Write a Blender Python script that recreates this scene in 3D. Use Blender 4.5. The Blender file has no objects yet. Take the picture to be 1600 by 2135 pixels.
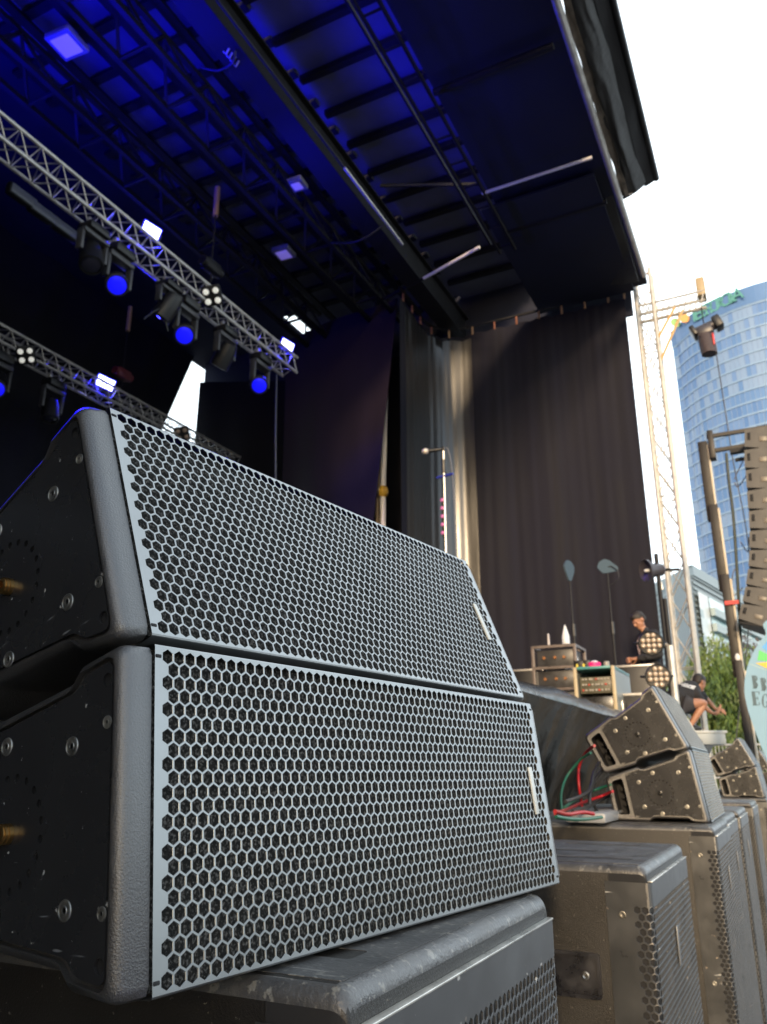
import bpy, bmesh, math, random
from math import sin, cos, pi, radians, sqrt, atan2, tan
from mathutils import Vector, Matrix, Euler, noise
random.seed(7)
sc = bpy.context.scene
COL = sc.collection
V = Vector

# ------------------------------------------------------------------ camera
F_PX, PITCH, YAW = 1664.19, radians(17.978), radians(26.493)
CAM = V((0, 0, 1.42))
FW = V((-sin(YAW)*cos(PITCH), cos(YAW)*cos(PITCH), sin(PITCH)))
RT = V((cos(YAW), sin(YAW), 0))
UP = RT.cross(FW)
cd = bpy.data.cameras.new('camera'); cam = bpy.data.objects.new('camera', cd); COL.objects.link(cam)
M = Matrix((RT, UP, -FW)).transposed().to_4x4(); M.translation = CAM
cam.matrix_world = M
cd.sensor_fit = 'HORIZONTAL'; cd.sensor_width = 36.0; cd.lens = 36.0*F_PX/1600
cd.clip_start = 0.05; cd.clip_end = 3000
cd.dof.use_dof = True; cd.dof.focus_distance = 0.86; cd.dof.aperture_fstop = 15.0
sc.camera = cam

def P(px, py, x=None, y=None, z=None, d=None):
    """world point seen at a position of the 1600 wide photograph, on the plane x=, y= or z= (or at depth d)"""
    r = FW + RT*(px-800)/F_PX - UP*(py-1067.5)/F_PX
    if x is not None: t = x/r.x
    elif y is not None: t = y/r.y
    elif z is not None: t = (z-CAM.z)/r.z
    else: t = d
    return CAM + r*t

# ------------------------------------------------------------------ mesh builder
class MB:
    def __init__(s): s.v = []; s.f = []; s.uv = None
    def add(s, vs, fs, M=None):
        o = len(s.v)
        s.v += [tuple(M @ V(p)) if M is not None else tuple(p) for p in vs]
        s.f += [tuple(o+i for i in q) for q in fs]
        return s
    def box(s, c, d, M=None, bev=0.0):
        x, y, z = [k/2 for k in d]; b = min(bev, x*.9, y*.9, z*.9)
        T = Matrix.Translation(c)
        if M is not None: T = T @ M.to_4x4()
        if b <= 0:
            vs = [(i*x, j*y, k*z) for i in (-1, 1) for j in (-1, 1) for k in (-1, 1)]
            fs = [(0,1,3,2),(4,6,7,5),(0,4,5,1),(2,3,7,6),(0,2,6,4),(1,5,7,3)]
            return s.add(vs, fs, T)
        bm = bmesh.new(); bmesh.ops.create_cube(bm, size=1.0)
        for v in bm.verts: v.co = V((v.co.x*2*x, v.co.y*2*y, v.co.z*2*z))
        bmesh.ops.bevel(bm, geom=list(bm.edges), offset=b, segments=2, profile=.5, affect='EDGES')
        bm.verts.index_update()
        s.add([v.co[:] for v in bm.verts], [[v.index for v in f.verts] for f in bm.faces], T); bm.free(); return s
    def beam(s, a, b, w, h=None, bev=0, upv=(0,0,1)):
        a = V(a); b = V(b); h = h or w; d = b-a; L = d.length; d.normalize()
        u = V(upv)
        if abs(d.dot(u)) > .98: u = V((1,0,0))
        sx = d.cross(u).normalized(); u2 = sx.cross(d)
        return s.box((a+b)/2, (w, L, h), Matrix((sx, d, u2)).transposed(), bev)
    def tube(s, pts, r, n=8, cap=True):
        pts = [V(p) for p in pts]; k = len(pts)
        rs = r if isinstance(r, (list, tuple)) else [r]*k
        prev = None; o = len(s.v)
        for i, p in enumerate(pts):
            t = (pts[min(i+1, k-1)]-pts[max(i-1, 0)])
            t = t.normalized() if t.length > 1e-9 else V((0,0,1))
            if prev is None:
                a = V((0,0,1)) if abs(t.z) < .9 else V((1,0,0))
                u = t.cross(a).normalized()
            else:
                u = prev - t*prev.dot(t); u.normalize()
            prev = u; w = t.cross(u)
            for j in range(n):
                a = 2*pi*j/n; s.v.append(tuple(p + (u*cos(a)+w*sin(a))*rs[i]))
        for i in range(k-1):
            for j in range(n):
                j2 = (j+1) % n
                s.f.append((o+i*n+j, o+i*n+j2, o+(i+1)*n+j2, o+(i+1)*n+j))
        if cap:
            s.f.append(tuple(o+j for j in reversed(range(n)))); s.f.append(tuple(o+(k-1)*n+j for j in range(n)))
        return s
    def lathe(s, prof, n=16, M=None, close=False):
        o = len(s.v); vs = []; fs = []
        for (r, z) in prof:
            for j in range(n):
                a = 2*pi*j/n; vs.append((r*cos(a), r*sin(a), z))
        k = len(prof)
        for i in range(k-1):
            for j in range(n):
                j2 = (j+1) % n; fs.append((i*n+j, i*n+j2, (i+1)*n+j2, (i+1)*n+j))
        fs.append(tuple(reversed(range(n)))); fs.append(tuple((k-1)*n+j for j in range(n)))
        return s.add(vs, fs, M)
    def prism(s, poly, z0, z1, M=None):
        n = len(poly)
        vs = [(x, y, z0) for x, y in poly]+[(x, y, z1) for x, y in poly]
        fs = [tuple(reversed(range(n))), tuple(range(n, 2*n))]+[(i, (i+1) % n, n+(i+1) % n, n+i) for i in range(n)]
        return s.add(vs, fs, M)
    def ball(s, c, r, n=12, m=8, M=None):
        r = r if isinstance(r, (tuple, list)) else (r, r, r)
        vs = [(0, 0, r[2])]; fs = []
        for i in range(1, m):
            t = pi*i/m
            for j in range(n):
                a = 2*pi*j/n; vs.append((r[0]*sin(t)*cos(a), r[1]*sin(t)*sin(a), r[2]*cos(t)))
        vs.append((0, 0, -r[2]))
        for j in range(n): fs.append((0, 1+j, 1+(j+1) % n))
        for i in range(m-2):
            for j in range(n):
                a = 1+i*n+j; b = 1+i*n+(j+1) % n; fs.append((a, a+n, b+n, b))
        L = len(vs)-1
        for j in range(n): fs.append((L, L-n+(j+1) % n, L-n+j))
        T = Matrix.Translation(c)
        if M is not None: T = T @ M.to_4x4()
        return s.add(vs, fs, T)
    def sheet(s, fn, nu, nv, th=None):
        """fn(u,v)->point; th = thickness vector: closed double-sided sheet"""
        g = [[V(fn(i/nu, j/nv)) for j in range(nv+1)] for i in range(nu+1)]
        vs = [p for row in g for p in row]; w = nv+1
        fs = [(i*w+j, (i+1)*w+j, (i+1)*w+j+1, i*w+j+1) for i in range(nu) for j in range(nv)]
        if th is not None:
            th = V(th); N = len(vs); vs = vs+[p+th for p in vs]
            fs = fs+[tuple(N+k for k in reversed(f)) for f in fs]
            edge = [(i*w, (i+1)*w) for i in range(nu)]+[((i+1)*w+nv, i*w+nv) for i in range(nu)]
            edge += [(j+1, j) for j in range(nv)]+[(nu*w+j, nu*w+j+1) for j in range(nv)]
            fs += [(b, a, N+a, N+b) for a, b in edge]
        return s.add(vs, fs)
    def holed(s, outer, holes, depth, M=None, floor=True, edge=None):
        """flat plate in the xy plane facing +z with holes sunk to -depth"""
        bm = bmesh.new(); es = []
        def loop(pts):
            vv = [bm.verts.new((p[0], p[1], 0)) for p in pts]
            return [bm.edges.new((vv[i], vv[(i+1) % len(vv)])) for i in range(len(vv))]
        es += loop(outer)
        for h in holes: es += loop(h)
        bmesh.ops.triangle_fill(bm, use_beauty=True, use_dissolve=False, edges=es, normal=(0, 0, 1))
        bmesh.ops.recalc_face_normals(bm, faces=bm.faces)
        bm.normal_update()
        fl = sum(f.normal.z for f in bm.faces) < 0
        bm.verts.index_update()
        s.add([v.co[:] for v in bm.verts], [[v.index for v in (reversed(f.verts[:]) if fl else f.verts)] for f in bm.faces], M); bm.free()
        for h in holes:
            n = len(h)
            a = sum(h[i][0]*h[(i+1) % n][1]-h[(i+1) % n][0]*h[i][1] for i in range(n))
            if a < 0: h = h[::-1]
            vs = [(x, y, 0) for x, y in h]+[(x, y, -depth) for x, y in h]
            fs = [(n+i, n+(i+1) % n, (i+1) % n, i) for i in range(n)]
            if floor: fs.append(tuple(range(n, 2*n)))
            s.add(vs, fs, M)
        if edge:
            n = len(outer)
            a = sum(outer[i][0]*outer[(i+1) % n][1]-outer[(i+1) % n][0]*outer[i][1] for i in range(n))
            o = outer if a > 0 else outer[::-1]
            s.add([(x, y, 0) for x, y in o]+[(x, y, -edge) for x, y in o], [(i, n+i, n+(i+1) % n, (i+1) % n) for i in range(n)], M)
        return s
    def mesh(s, name, mat, smooth=35):
        me = bpy.data.meshes.new(name); me.from_pydata(s.v, [], s.f); me.validate(); me.update()
        if mat: me.materials.append(mat)
        if smooth is not None and len(me.polygons):
            me.polygons.foreach_set('use_smooth', [True]*len(me.polygons))
            me.set_sharp_from_angle(angle=radians(smooth))
        return me
    def build(s, name, mat, parent=None, smooth=35):
        o = bpy.data.objects.new(name, s.mesh(name, mat, smooth)); COL.objects.link(o)
        if parent is not None: o.parent = parent
        return o

def tag(o, label=None, cat=None, group=None, kind=None):
    if label: o['label'] = label
    if cat: o['category'] = cat
    if group: o['group'] = group
    if kind: o['kind'] = kind
    return o
def empty(name, loc=(0, 0, 0), M=None, label=None, cat=None, group=None):
    o = bpy.data.objects.new(name, None); COL.objects.link(o); o.empty_display_size = .1
    if M is not None: o.matrix_basis = M
    else: o.location = loc
    return tag(o, label, cat, group)
def dup(root, label=None, M=None, group=None, parent=None):
    c = root.copy(); COL.objects.link(c)
    if parent is not None: c.parent = parent
    if label: c['label'] = label
    if group: c['group'] = group
    if M is not None: c.matrix_basis = M
    for ch in [o for o in COL.objects if o.parent == root]: dup(ch, parent=c)
    return c
def frame(X, Y, Z, o):
    m = Matrix((X, Y, Z)).transposed().to_4x4(); m.translation = o; return m
def rot(ax, a): return Matrix.Rotation(a, 4, ax)
def dirM(d, upv=(0, 0, 1)):
    """rotation taking +z to d"""
    d = V(d).normalized(); u = V(upv)
    if abs(d.dot(u)) > .98: u = V((1, 0, 0))
    x = u.cross(d).normalized(); y = d.cross(x)
    return Matrix((x, y, d)).transposed().to_4x4()
def circ(cx, cy, r, n=14): return [(cx+r*cos(2*pi*i/n), cy+r*sin(2*pi*i/n)) for i in range(n)]
def rrect(x0, y0, x1, y1, r, n=4):
    out = []
    for cx, cy, a0 in ((x1-r, y1-r, 0), (x0+r, y1-r, 90), (x0+r, y0+r, 180), (x1-r, y0+r, 270)):
        for i in range(n+1):
            a = radians(a0+90*i/n); out.append((cx+r*cos(a), cy+r*sin(a)))
    return out
def roundpoly(pts, r, n=3):
    out = []; k = len(pts)
    for i in range(k):
        a = V(pts[i-1]); b = V(pts[i]); c = V(pts[(i+1) % k])
        d1 = (a-b); d2 = (c-b); l = min(r, d1.length*.45, d2.length*.45)
        p0 = b+d1.normalized()*l; p2 = b+d2.normalized()*l
        for j in range(n+1):
            t = j/n; q = p0*(1-t)**2+b*2*t*(1-t)+p2*t*t; out.append((q.x, q.y))
    return out
def inset(poly, d):
    """offset a counter-clockwise polygon inwards"""
    n = len(poly); out = []
    for i in range(n):
        a = V(poly[i-1]); b = V(poly[i]); c = V(poly[(i+1) % n])
        e1 = (b-a); e2 = (c-b)
        if e1.length < 1e-9 or e2.length < 1e-9: out.append(poly[i]); continue
        e1.normalize(); e2.normalize()
        n1 = V((-e1.y, e1.x)); n2 = V((-e2.y, e2.x)); m = n1+n2
        m = m/max(m.length_squared, .5)*2 if m.length > 1e-6 else n1
        m = m/2*1.0
        k = d/max(.4, m.normalized().dot(n1))
        q = b+m.normalized()*k; out.append((q.x, q.y))
    return out

# ------------------------------------------------------------------ materials
MATS = {}
def mat(name, col, rough=.5, metal=0., spec=.5, bump=0., bscale=100., vary=0., vscale=5., speck=None, scratch=None, emit=None, estr=0., coat=0., stretch=None, vcol=None, sheen=0., alpha=1., trans=0., wear=None):
    if name in MATS: return MATS[name]
    m = bpy.data.materials.new(name); m.use_nodes = True; nt = m.node_tree; N = nt.nodes; L = nt.links
    b = N['Principled BSDF']
    b.inputs['Base Color'].default_value = (*col, 1); b.inputs['Roughness'].default_value = rough
    b.inputs['Metallic'].default_value = metal; b.inputs['Specular IOR Level'].default_value = spec
    b.inputs['Coat Weight'].default_value = coat; b.inputs['Coat Roughness'].default_value = .38; b.inputs['Sheen Weight'].default_value = sheen
    b.inputs['Alpha'].default_value = alpha; b.inputs['Transmission Weight'].default_value = trans
    if emit:
        b.inputs['Emission Color'].default_value = (*emit, 1); b.inputs['Emission Strength'].default_value = estr
    tc = N.new('ShaderNodeTexCoord'); src = tc.outputs['Object']
    if stretch:
        mp = N.new('ShaderNodeMapping'); mp.inputs['Scale'].default_value = stretch; L.new(src, mp.inputs[0]); src = mp.outputs[0]
    colsock = None
    def mix(fac, a, bcol):
        mx = N.new('ShaderNodeMix'); mx.data_type = 'RGBA'
        if isinstance(fac, float): mx.inputs[0].default_value = fac
        else: L.new(fac, mx.inputs[0])
        for s_, i in ((a, 6), (bcol, 7)):
            if isinstance(s_, tuple): mx.inputs[i].default_value = (*s_, 1)
            else: L.new(s_, mx.inputs[i])
        return mx.outputs[2]
    def nz(scale, detail=4, rg=.5, s=None):
        n = N.new('ShaderNodeTexNoise'); n.inputs['Scale'].default_value = scale; n.inputs['Detail'].default_value = detail
        n.inputs['Roughness'].default_value = rg; L.new(s or src, n.inputs['Vector']); return n.outputs['Fac']
    def ramp(s, a, b_):
        r = N.new('ShaderNodeMapRange'); r.inputs[1].default_value = a; r.inputs[2].default_value = b_; L.new(s, r.inputs[0]); return r.outputs[0]
    cur = tuple(col)
    if vary:
        f = ramp(nz(vscale, 5, .6), .3, .7)
        c2 = vcol or tuple(c*(1-vary) for c in col); c1 = tuple(min(1, c*(1+vary*.6)) for c in col)
        cur = mix(f, c2, c1)
        rr = N.new('ShaderNodeMapRange'); rr.inputs[3].default_value = max(.02, rough-.12*vary*2); rr.inputs[4].default_value = min(1, rough+.12*vary*2)
        L.new(f, rr.inputs[0]); L.new(rr.outputs[0], b.inputs['Roughness'])
    if speck:   # (scale, lo, hi, colour)
        f = ramp(nz(speck[0], 3, .6), speck[1], speck[2]); cur = mix(f, cur, speck[3])
    if scratch:  # thin stretched scuffs (scale, threshold, colour)
        mp = N.new('ShaderNodeMapping'); mp.inputs['Rotation'].default_value = (.6, .5, .9); mp.inputs['Scale'].default_value = (1, 9, 9); L.new(tc.outputs['Object'], mp.inputs[0])
        f = ramp(nz(scratch[0], 2, .5, mp.outputs[0]), scratch[1], scratch[1]+.04); cur = mix(f, cur, scratch[2])
    if wear:     # worn convex edges (lo, hi, colour)
        ge = N.new('ShaderNodeNewGeometry'); f = ramp(ge.outputs['Pointiness'], wear[0], wear[1])
        mu = N.new('ShaderNodeMath'); mu.operation = 'MULTIPLY'; L.new(f, mu.inputs[0]); L.new(ramp(nz(55, 4, .7), .42, .62), mu.inputs[1])
        cur = mix(mu.outputs[0], cur, wear[2])
    if not isinstance(cur, tuple): L.new(cur, b.inputs['Base Color'])
    if bump:
        bp = N.new('ShaderNodeBump'); bp.inputs['Strength'].default_value = bump; bp.inputs['Distance'].default_value = 1.0/bscale*.6
        L.new(nz(bscale, 3, .6), bp.inputs['Height']); L.new(bp.outputs[0], b.inputs['Normal'])
    MATS[name] = m; return m

m_cab = mat('textured_black_paint', (.026, .024, .023), .38, coat=1.0, spec=1.0, bump=.9, bscale=520, vary=.35, vscale=14, speck=(260, .72, .80, (.20, .18, .15)))
m_plate = mat('satin_black_plate', (.016, .016, .017), .27, spec=.7, vary=.14, vscale=9, speck=(120, .70, .73, (.30, .30, .29)), scratch=(16, .715, (.13, .135, .14)))
m_hole = mat('dark_interior', (.006, .006, .007), .8)
m_grille = mat('grey_grille_metal', (.245, .253, .255), .30, metal=.9, spec=.6, vary=.12, vscale=7)
m_foam = mat('black_acoustic_foam', (.016, .016, .015), .95, spec=.1, bump=1., bscale=300, speck=(330, .50, .66, (.11, .105, .098)))
m_name = mat('pale_grey_badge', (.46, .48, .46), .4)
m_screw = mat('worn_steel_screw', (.32, .31, .28), .35, metal=.9, vary=.4, vscale=90)
m_brass = mat('brass_thread', (.55, .33, .12), .3, metal=1.)
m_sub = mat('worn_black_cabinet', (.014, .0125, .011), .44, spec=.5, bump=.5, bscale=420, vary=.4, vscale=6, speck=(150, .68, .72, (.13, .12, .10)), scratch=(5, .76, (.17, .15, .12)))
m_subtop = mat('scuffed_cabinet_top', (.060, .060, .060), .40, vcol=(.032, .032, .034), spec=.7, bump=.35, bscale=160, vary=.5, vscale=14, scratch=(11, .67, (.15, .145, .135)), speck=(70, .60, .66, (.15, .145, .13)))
m_subgr = mat('scuffed_grille_metal', (.030, .032, .034), .34, coat=.5, spec=.9, vary=.4, vscale=8, speck=(40, .69, .74, (.30, .24, .18)), scratch=(7, .72, (.36, .36, .34)))
m_lip = mat('bare_metal_lip', (.55, .54, .50), .3, metal=.7, vary=.3, vscale=20)
m_handle = mat('worn_handle_plate', (.016, .016, .019), .3, spec=.8, vary=.6, vscale=18, scratch=(9, .70, (.15, .14, .12)))
m_red = mat('red_cable_sheath', (.34, .010, .014), .4)
m_green = mat('green_cable_sheath', (.012, .10, .06), .45)
m_black = mat('black_rubber', (.012, .012, .013), .5)
m_blackp = mat('black_plastic', (.008, .008, .009), .45, vary=.2, vscale=10)
m_vinyl = mat('shiny_black_vinyl', (.006, .007, .007), .22, spec=.6, bump=.12, bscale=9, vary=.3, vscale=4, scratch=(3, .74, (.10, .10, .095)))
m_alu = mat('brushed_aluminium', (.52, .50, .47), .38, metal=.55, vary=.25, vscale=6)
m_galv = mat('galvanised_steel', (.46, .43, .38), .42, metal=.35, vary=.2, vscale=9)
m_steel = mat('dark_painted_steel', (.009, .009, .011), .55, spec=.3, vary=.3, vscale=4)
m_blk_cloth = mat('black_molton_cloth', (.010, .010, .014), .9, spec=.2, vary=.3, vscale=2)
m_satin = mat('black_satin_cloth', (.009, .009, .017), .75, spec=.2, bump=.12, bscale=40, vary=.3, vscale=3, stretch=(1, 1, .12))
m_gloss = mat('glossy_sheen_strip', (.014, .013, .013), .33, spec=.9, bump=.06, bscale=30, vary=.3, vscale=3, stretch=(1, 1, .1))  # for the strip added to make the corner sheen
m_purple = mat('dark_violet_cloth', (.026, .018, .036), .8, spec=.25, vary=.3, vscale=1.5, stretch=(1, 1, .2))
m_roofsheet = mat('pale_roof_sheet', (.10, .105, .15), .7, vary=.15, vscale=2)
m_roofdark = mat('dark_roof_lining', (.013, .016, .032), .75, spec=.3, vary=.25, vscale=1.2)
m_tarp = mat('grey_black_tarpaulin', (.028, .029, .031), .60, vary=.3, vscale=3, bump=.2, bscale=12)
m_white = mat('white_painted_tube', (.70, .68, .66), .4)
m_deck = mat('black_stage_plywood', (.030, .030, .030), .6, vary=.3, vscale=3)
m_skin = mat('skin', (.34, .165, .10), .5, vary=.12, vscale=12)
m_hair = mat('dark_hair', (.020, .016, .014), .6)
m_cloth = mat('black_cotton', (.012, .012, .015), .85, vary=.2, vscale=20)
m_shorts = mat('dark_grey_cotton', (.030, .028, .032), .85, vary=.2, vscale=20)
m_orange = mat('orange_strap', (.22, .085, .05), .6)
m_strap = mat('tan_strap', (.34, .20, .10), .6)
m_lensblue = mat('lit_blue_lens', (.01, .01, .2), .3, emit=(.004, .004, 1.0), estr=.42)
m_panel = mat('lit_wash_face', (.6, .6, .8), .3, emit=(.62, .66, 1.0), estr=2.5)
m_warmlens = mat('lit_blinder_lens', (.8, .8, .75), .25, emit=(1.0, .97, .86), estr=.16)
m_glassface = mat('frosted_floodlight_glass', (.52, .48, .72), .35, emit=(.30, .22, 1.0), estr=.13)
m_clearlens = mat('clear_led_lens', (.42, .33, .25), .15, spec=.8, coat=.6)

# ------------------------------------------------------------------ line array speaker
CW, HF, HR, DP = .432, .1425, .086, .365          # half width, half front / rear height, depth
def half(s): return HF+(HR-HF)*s/DP
def cab_profile():
    top = [(0, HF-.012), (-.003, HF-.004), (-.010, half(.010)), (-.058, half(.058)), (-.070, half(.07)-.0105), (-.080, half(.08)-.0125),
           (-.205, half(.205)-.0125), (-.215, half(.215)-.0105), (-.228, half(.228)), (-.352, half(.352)), (-.362, half(.362)-.005), (-DP, half(DP)-.014)]
    bot = [(x, -z) for x, z in reversed(top)]
    return top+bot          # counter clockwise seen with x right, z up  (front at the right)
PROF = cab_profile()
def sp_cabinet():
    mb = MB(); n = len(PROF)
    # sections from the left end (-y) to the right end: (y, inset, front setback)
    end = [(-.440, .0100, 0, .0050), (-.440, .0080, 0, .0050), (-.4382, .0042, 0, .0048), (-.4350, .0016, 0, .0042), (-.4305, .0003, 0, .0034), (-.4250, 0, 0, .0024), (-.4112, 0, 0, 0), (-.4110, 0, 1, 0)]
    secs = end+[(-y, i, f, b_) for y, i, f, b_ in reversed(end)]
    rings = []
    for k, (y, ins, f, back) in enumerate(secs):
        poly = [(-ins + x*(DP-2*ins)/DP, z-(ins if z > 0 else -ins)) for x, z in PROF]
        base = -.0008 if not f else -.020
        ring = []
        for (x, z) in poly:
            fx = x+base-back
            if x < -.05: fx = x
            ring.append(V((fx, y, z)))
        rings.append(ring)
    vs = [p for r in rings for p in r]; fs = []
    for k in range(len(rings)-1):
        for i in range(n):
            j = (i+1) % n; fs.append((k*n+i, (k+1)*n+i, (k+1)*n+j, k*n+j))
    mb.add(vs, fs)
    # end caps: recessed, with the handle slot cut through the rear
    for sgn in (-1, 1):
        pts = rings[0] if sgn < 0 else rings[-1]
        o2 = [(p.x, p.z) for p in pts]
        y0 = sgn*.440
        yr = sgn*.4340
        T = Matrix(((1, 0, 0, 0), (0, 0, sgn, yr), (0, 1, 0, 0), (0, 0, 0, 1)))
        slot = roundpoly([(-.345, half(.345)-.024), (-.345, -half(.345)+.024), (-.297, -half(.297)+.024), (-.297, half(.297)-.024)], .012)
        mb.holed(o2, [slot], .006, T, floor=False)
        k = len(o2); mb.add([(x, y0, z) for x, z in o2]+[(x, yr, z) for x, z in o2], [(i, (i+1) % k, k+(i+1) % k, k+i) for i in range(k)])
    return mb
def sp_recess(sgn):
    mb = MB(); slot = roundpoly([(-.345, half(.345)-.024), (-.345, -half(.345)+.024), (-.297, -half(.297)+.024), (-.297, half(.297)-.024)], .012)
    y0 = sgn*.4340
    n = len(slot); a, b = y0-sgn*.005, y0-sgn*.10
    mb.add([(x, a, z) for x, z in slot]+[(x, b, z) for x, z in slot], [(i, (i+1) % n, n+(i+1) % n, n+i) for i in range(n)]+[tuple(range(n, 2*n))])
    for z in (-.03, 0, .03): mb.tube([(-.321, b, z), (-.321, b+sgn*.03, z)], .008, 8)
    return mb
def plate_outline():
    top = [(-.0195, half(.016)-.012), (-.056, half(.056)-.0135), (-.068, half(.068)-.025), (-.205, half(.205)-.026), (-.217, half(.217)-.0145), (-.282, half(.282)-.0145)]
    return roundpoly(top+[(x, -z) for x, z in reversed(top)], .010)
HOLES = [(-.026, .111), (-.026, -.113), (-.271, .080), (-.271, -.080)]
SCREWS_B = [(-.072, .060), (-.072, -.072), (-.172, .073), (-.172, -.085), (-.235, .046), (-.235, -.050)]
SCREWS_S = [(-.024, .074), (-.024, -.076)]
def sp_plate(sgn):
    mb = MB(); holes = []
    for i in range(20):
        a = 2*pi*(i+.5)/20; holes.append(circ(-.160+.049*cos(a), -.006+.049*sin(a), .0037, 10))
    holes.append(circ(-.160, -.006, .0095, 14))
    for x, z in HOLES: holes.append(circ(x, z, .0062, 12))
    T = Matrix(((1, 0, 0, 0), (0, 0, sgn, sgn*.4392), (0, 1, 0, 0), (0, 0, 0, 1)))
    mb.holed(plate_outline(), holes, .0026, T, floor=False, edge=.0026)
    return mb
def sp_behind(sgn):
    mb = MB()
    o = inset(plate_outline()[::-1] if sum(plate_outline()[i][0]*plate_outline()[(i+1) % len(plate_outline())][1]-plate_outline()[(i+1) % len(plate_outline())][0]*plate_outline()[i][1] for i in range(len(plate_outline()))) < 0 else plate_outline(), .006)
    T = Matrix(((1, 0, 0, 0), (0, 0, sgn, sgn*.4355), (0, 1, 0, 0), (0, 0, 0, 1)))
    mb.holed(o, [], 0, T); return mb
def clip(poly, x0, y0, x1, y1):
    def cl(p, ins, inter):
        out = []
        for i in range(len(p)):
            a = p[i-1]; b = p[i]
            if ins(b):
                if not ins(a): out.append(inter(a, b))
                out.append(b)
            elif ins(a): out.append(inter(a, b))
        return out
    def ix(c): return lambda a, b: (c, a[1]+(b[1]-a[1])*(c-a[0])/(b[0]-a[0]))
    def iy(c): return lambda a, b: (a[0]+(b[0]-a[0])*(c-a[1])/(b[1]-a[1]), c)
    for ins, it in ((lambda q: q[0] >= x0, ix(x0)), (lambda q: q[0] <= x1, ix(x1)), (lambda q: q[1] >= y0, iy(y0)), (lambda q: q[1] <= y1, iy(y1))):
        if not poly: return poly
        poly = cl(poly, ins, it)
    return poly
def hexsheet(mb, x0, y0, x1, y1, pitch, web, depth, mx, my, cham, f, keep=None, cuts=None):
    """hexagonally perforated plate over a rectangle; f(x,y,d) places a point d below the face"""
    R = pitch/sqrt(3); r = (pitch-web)/sqrt(3); rowh = pitch*sqrt(3)/2
    W = x1-x0-2*mx; H = y1-y0-2*my
    nc = int((W-pitch*.5)/pitch); nr = int((H-2*R)/rowh)+1
    sx = (x0+x1)/2-(nc-1+.5)*pitch/2; sy = (y0+y1)/2-(nr-1)*rowh/2
    cnt = 0
    for j in range(-8, nr+8):
        for i in range(-9, nc+9):
            cx = sx+i*pitch+(pitch/2 if j % 2 else 0); cy = sy+j*rowh
            hx = [(cx+R*cos(radians(30+60*k)), cy+R*sin(radians(30+60*k))) for k in range(6)]
            inside = 0 <= i < nc and 0 <= j < nr and (keep is None or keep(cx, cy))
            if inside:
                a = [(cx+r*cos(radians(30+60*k)), cy+r*sin(radians(30+60*k))) for k in range(6)]
                ra = r-cham
                b = [(cx+ra*cos(radians(30+60*k)), cy+ra*sin(radians(30+60*k))) for k in range(6)]
                vs = [f(x, y, 0) for x, y in hx]+[f(x, y, 0) for x, y in a]+[f(x, y, cham) for x, y in b]+[f(x, y, depth) for x, y in b]
                fs = []
                for k in range(6):
                    l = (k+1) % 6
                    fs += [(k, l, 6+l, 6+k), (6+k, 6+l, 12+l, 12+k), (12+k, 12+l, 18+l, 18+k)]
                mb.add(vs, fs); cnt += 1
            else:
                cc = [x0]+sorted(c for c in (cuts or []) if x0 < c < x1)+[x1]
                for xa, xb in zip(cc, cc[1:]):
                    if xb < cx-pitch or xa > cx+pitch: continue
                    p = clip(hx, xa, y0, xb, y1)
                    q = []
                    for t in p:
                        if not q or (abs(t[0]-q[-1][0])+abs(t[1]-q[-1][1])) > 1e-6: q.append(t)
                    if len(q) >= 3: mb.add([f(x, y, 0) for x, y in q], [tuple(range(len(q)))])
    return cnt
GW, GH = .410, .1395
def sp_grille():
    mb = MB()
    f = lambda x, y, d: (.002-d, x, y)
    hexsheet(mb, -GW, -GH, GW, GH, .01374, .0017, .0009, .008, .0005, .0003, f, keep=lambda x, y: True)
    # folded rims top, bottom and at the ends
    for z, s in ((GH, 1), (-GH, -1)):
        a = [(.002, z), (.0012, z+s*.0015), (-.001, z+s*.0022), (-.024, z+s*.0022)]
        vs = []
        for y in (-GW, GW): vs += [(x, y, q) for x, q in a]
        fs = [(i, i+1, 5+i, 4+i) if s > 0 else (i, 4+i, 5+i, i+1) for i in range(3)]
        mb.add(vs, fs)
    return mb
def sp_screw(x, z, r, sgn):
    mb = MB(); T = Matrix(((1, 0, 0, x), (0, 0, sgn, sgn*.4392), (0, 1, 0, z), (0, 0, 0, 1)))
    mb.lathe([(r, .0), (r*.96, .0009), (r*.80, .0013), (r*.78, .0007), (r*.45, .0007), (r*.42, .0012), (r*.30, .0012), (r*.26, -.002)], 18, T)
    return mb
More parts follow.
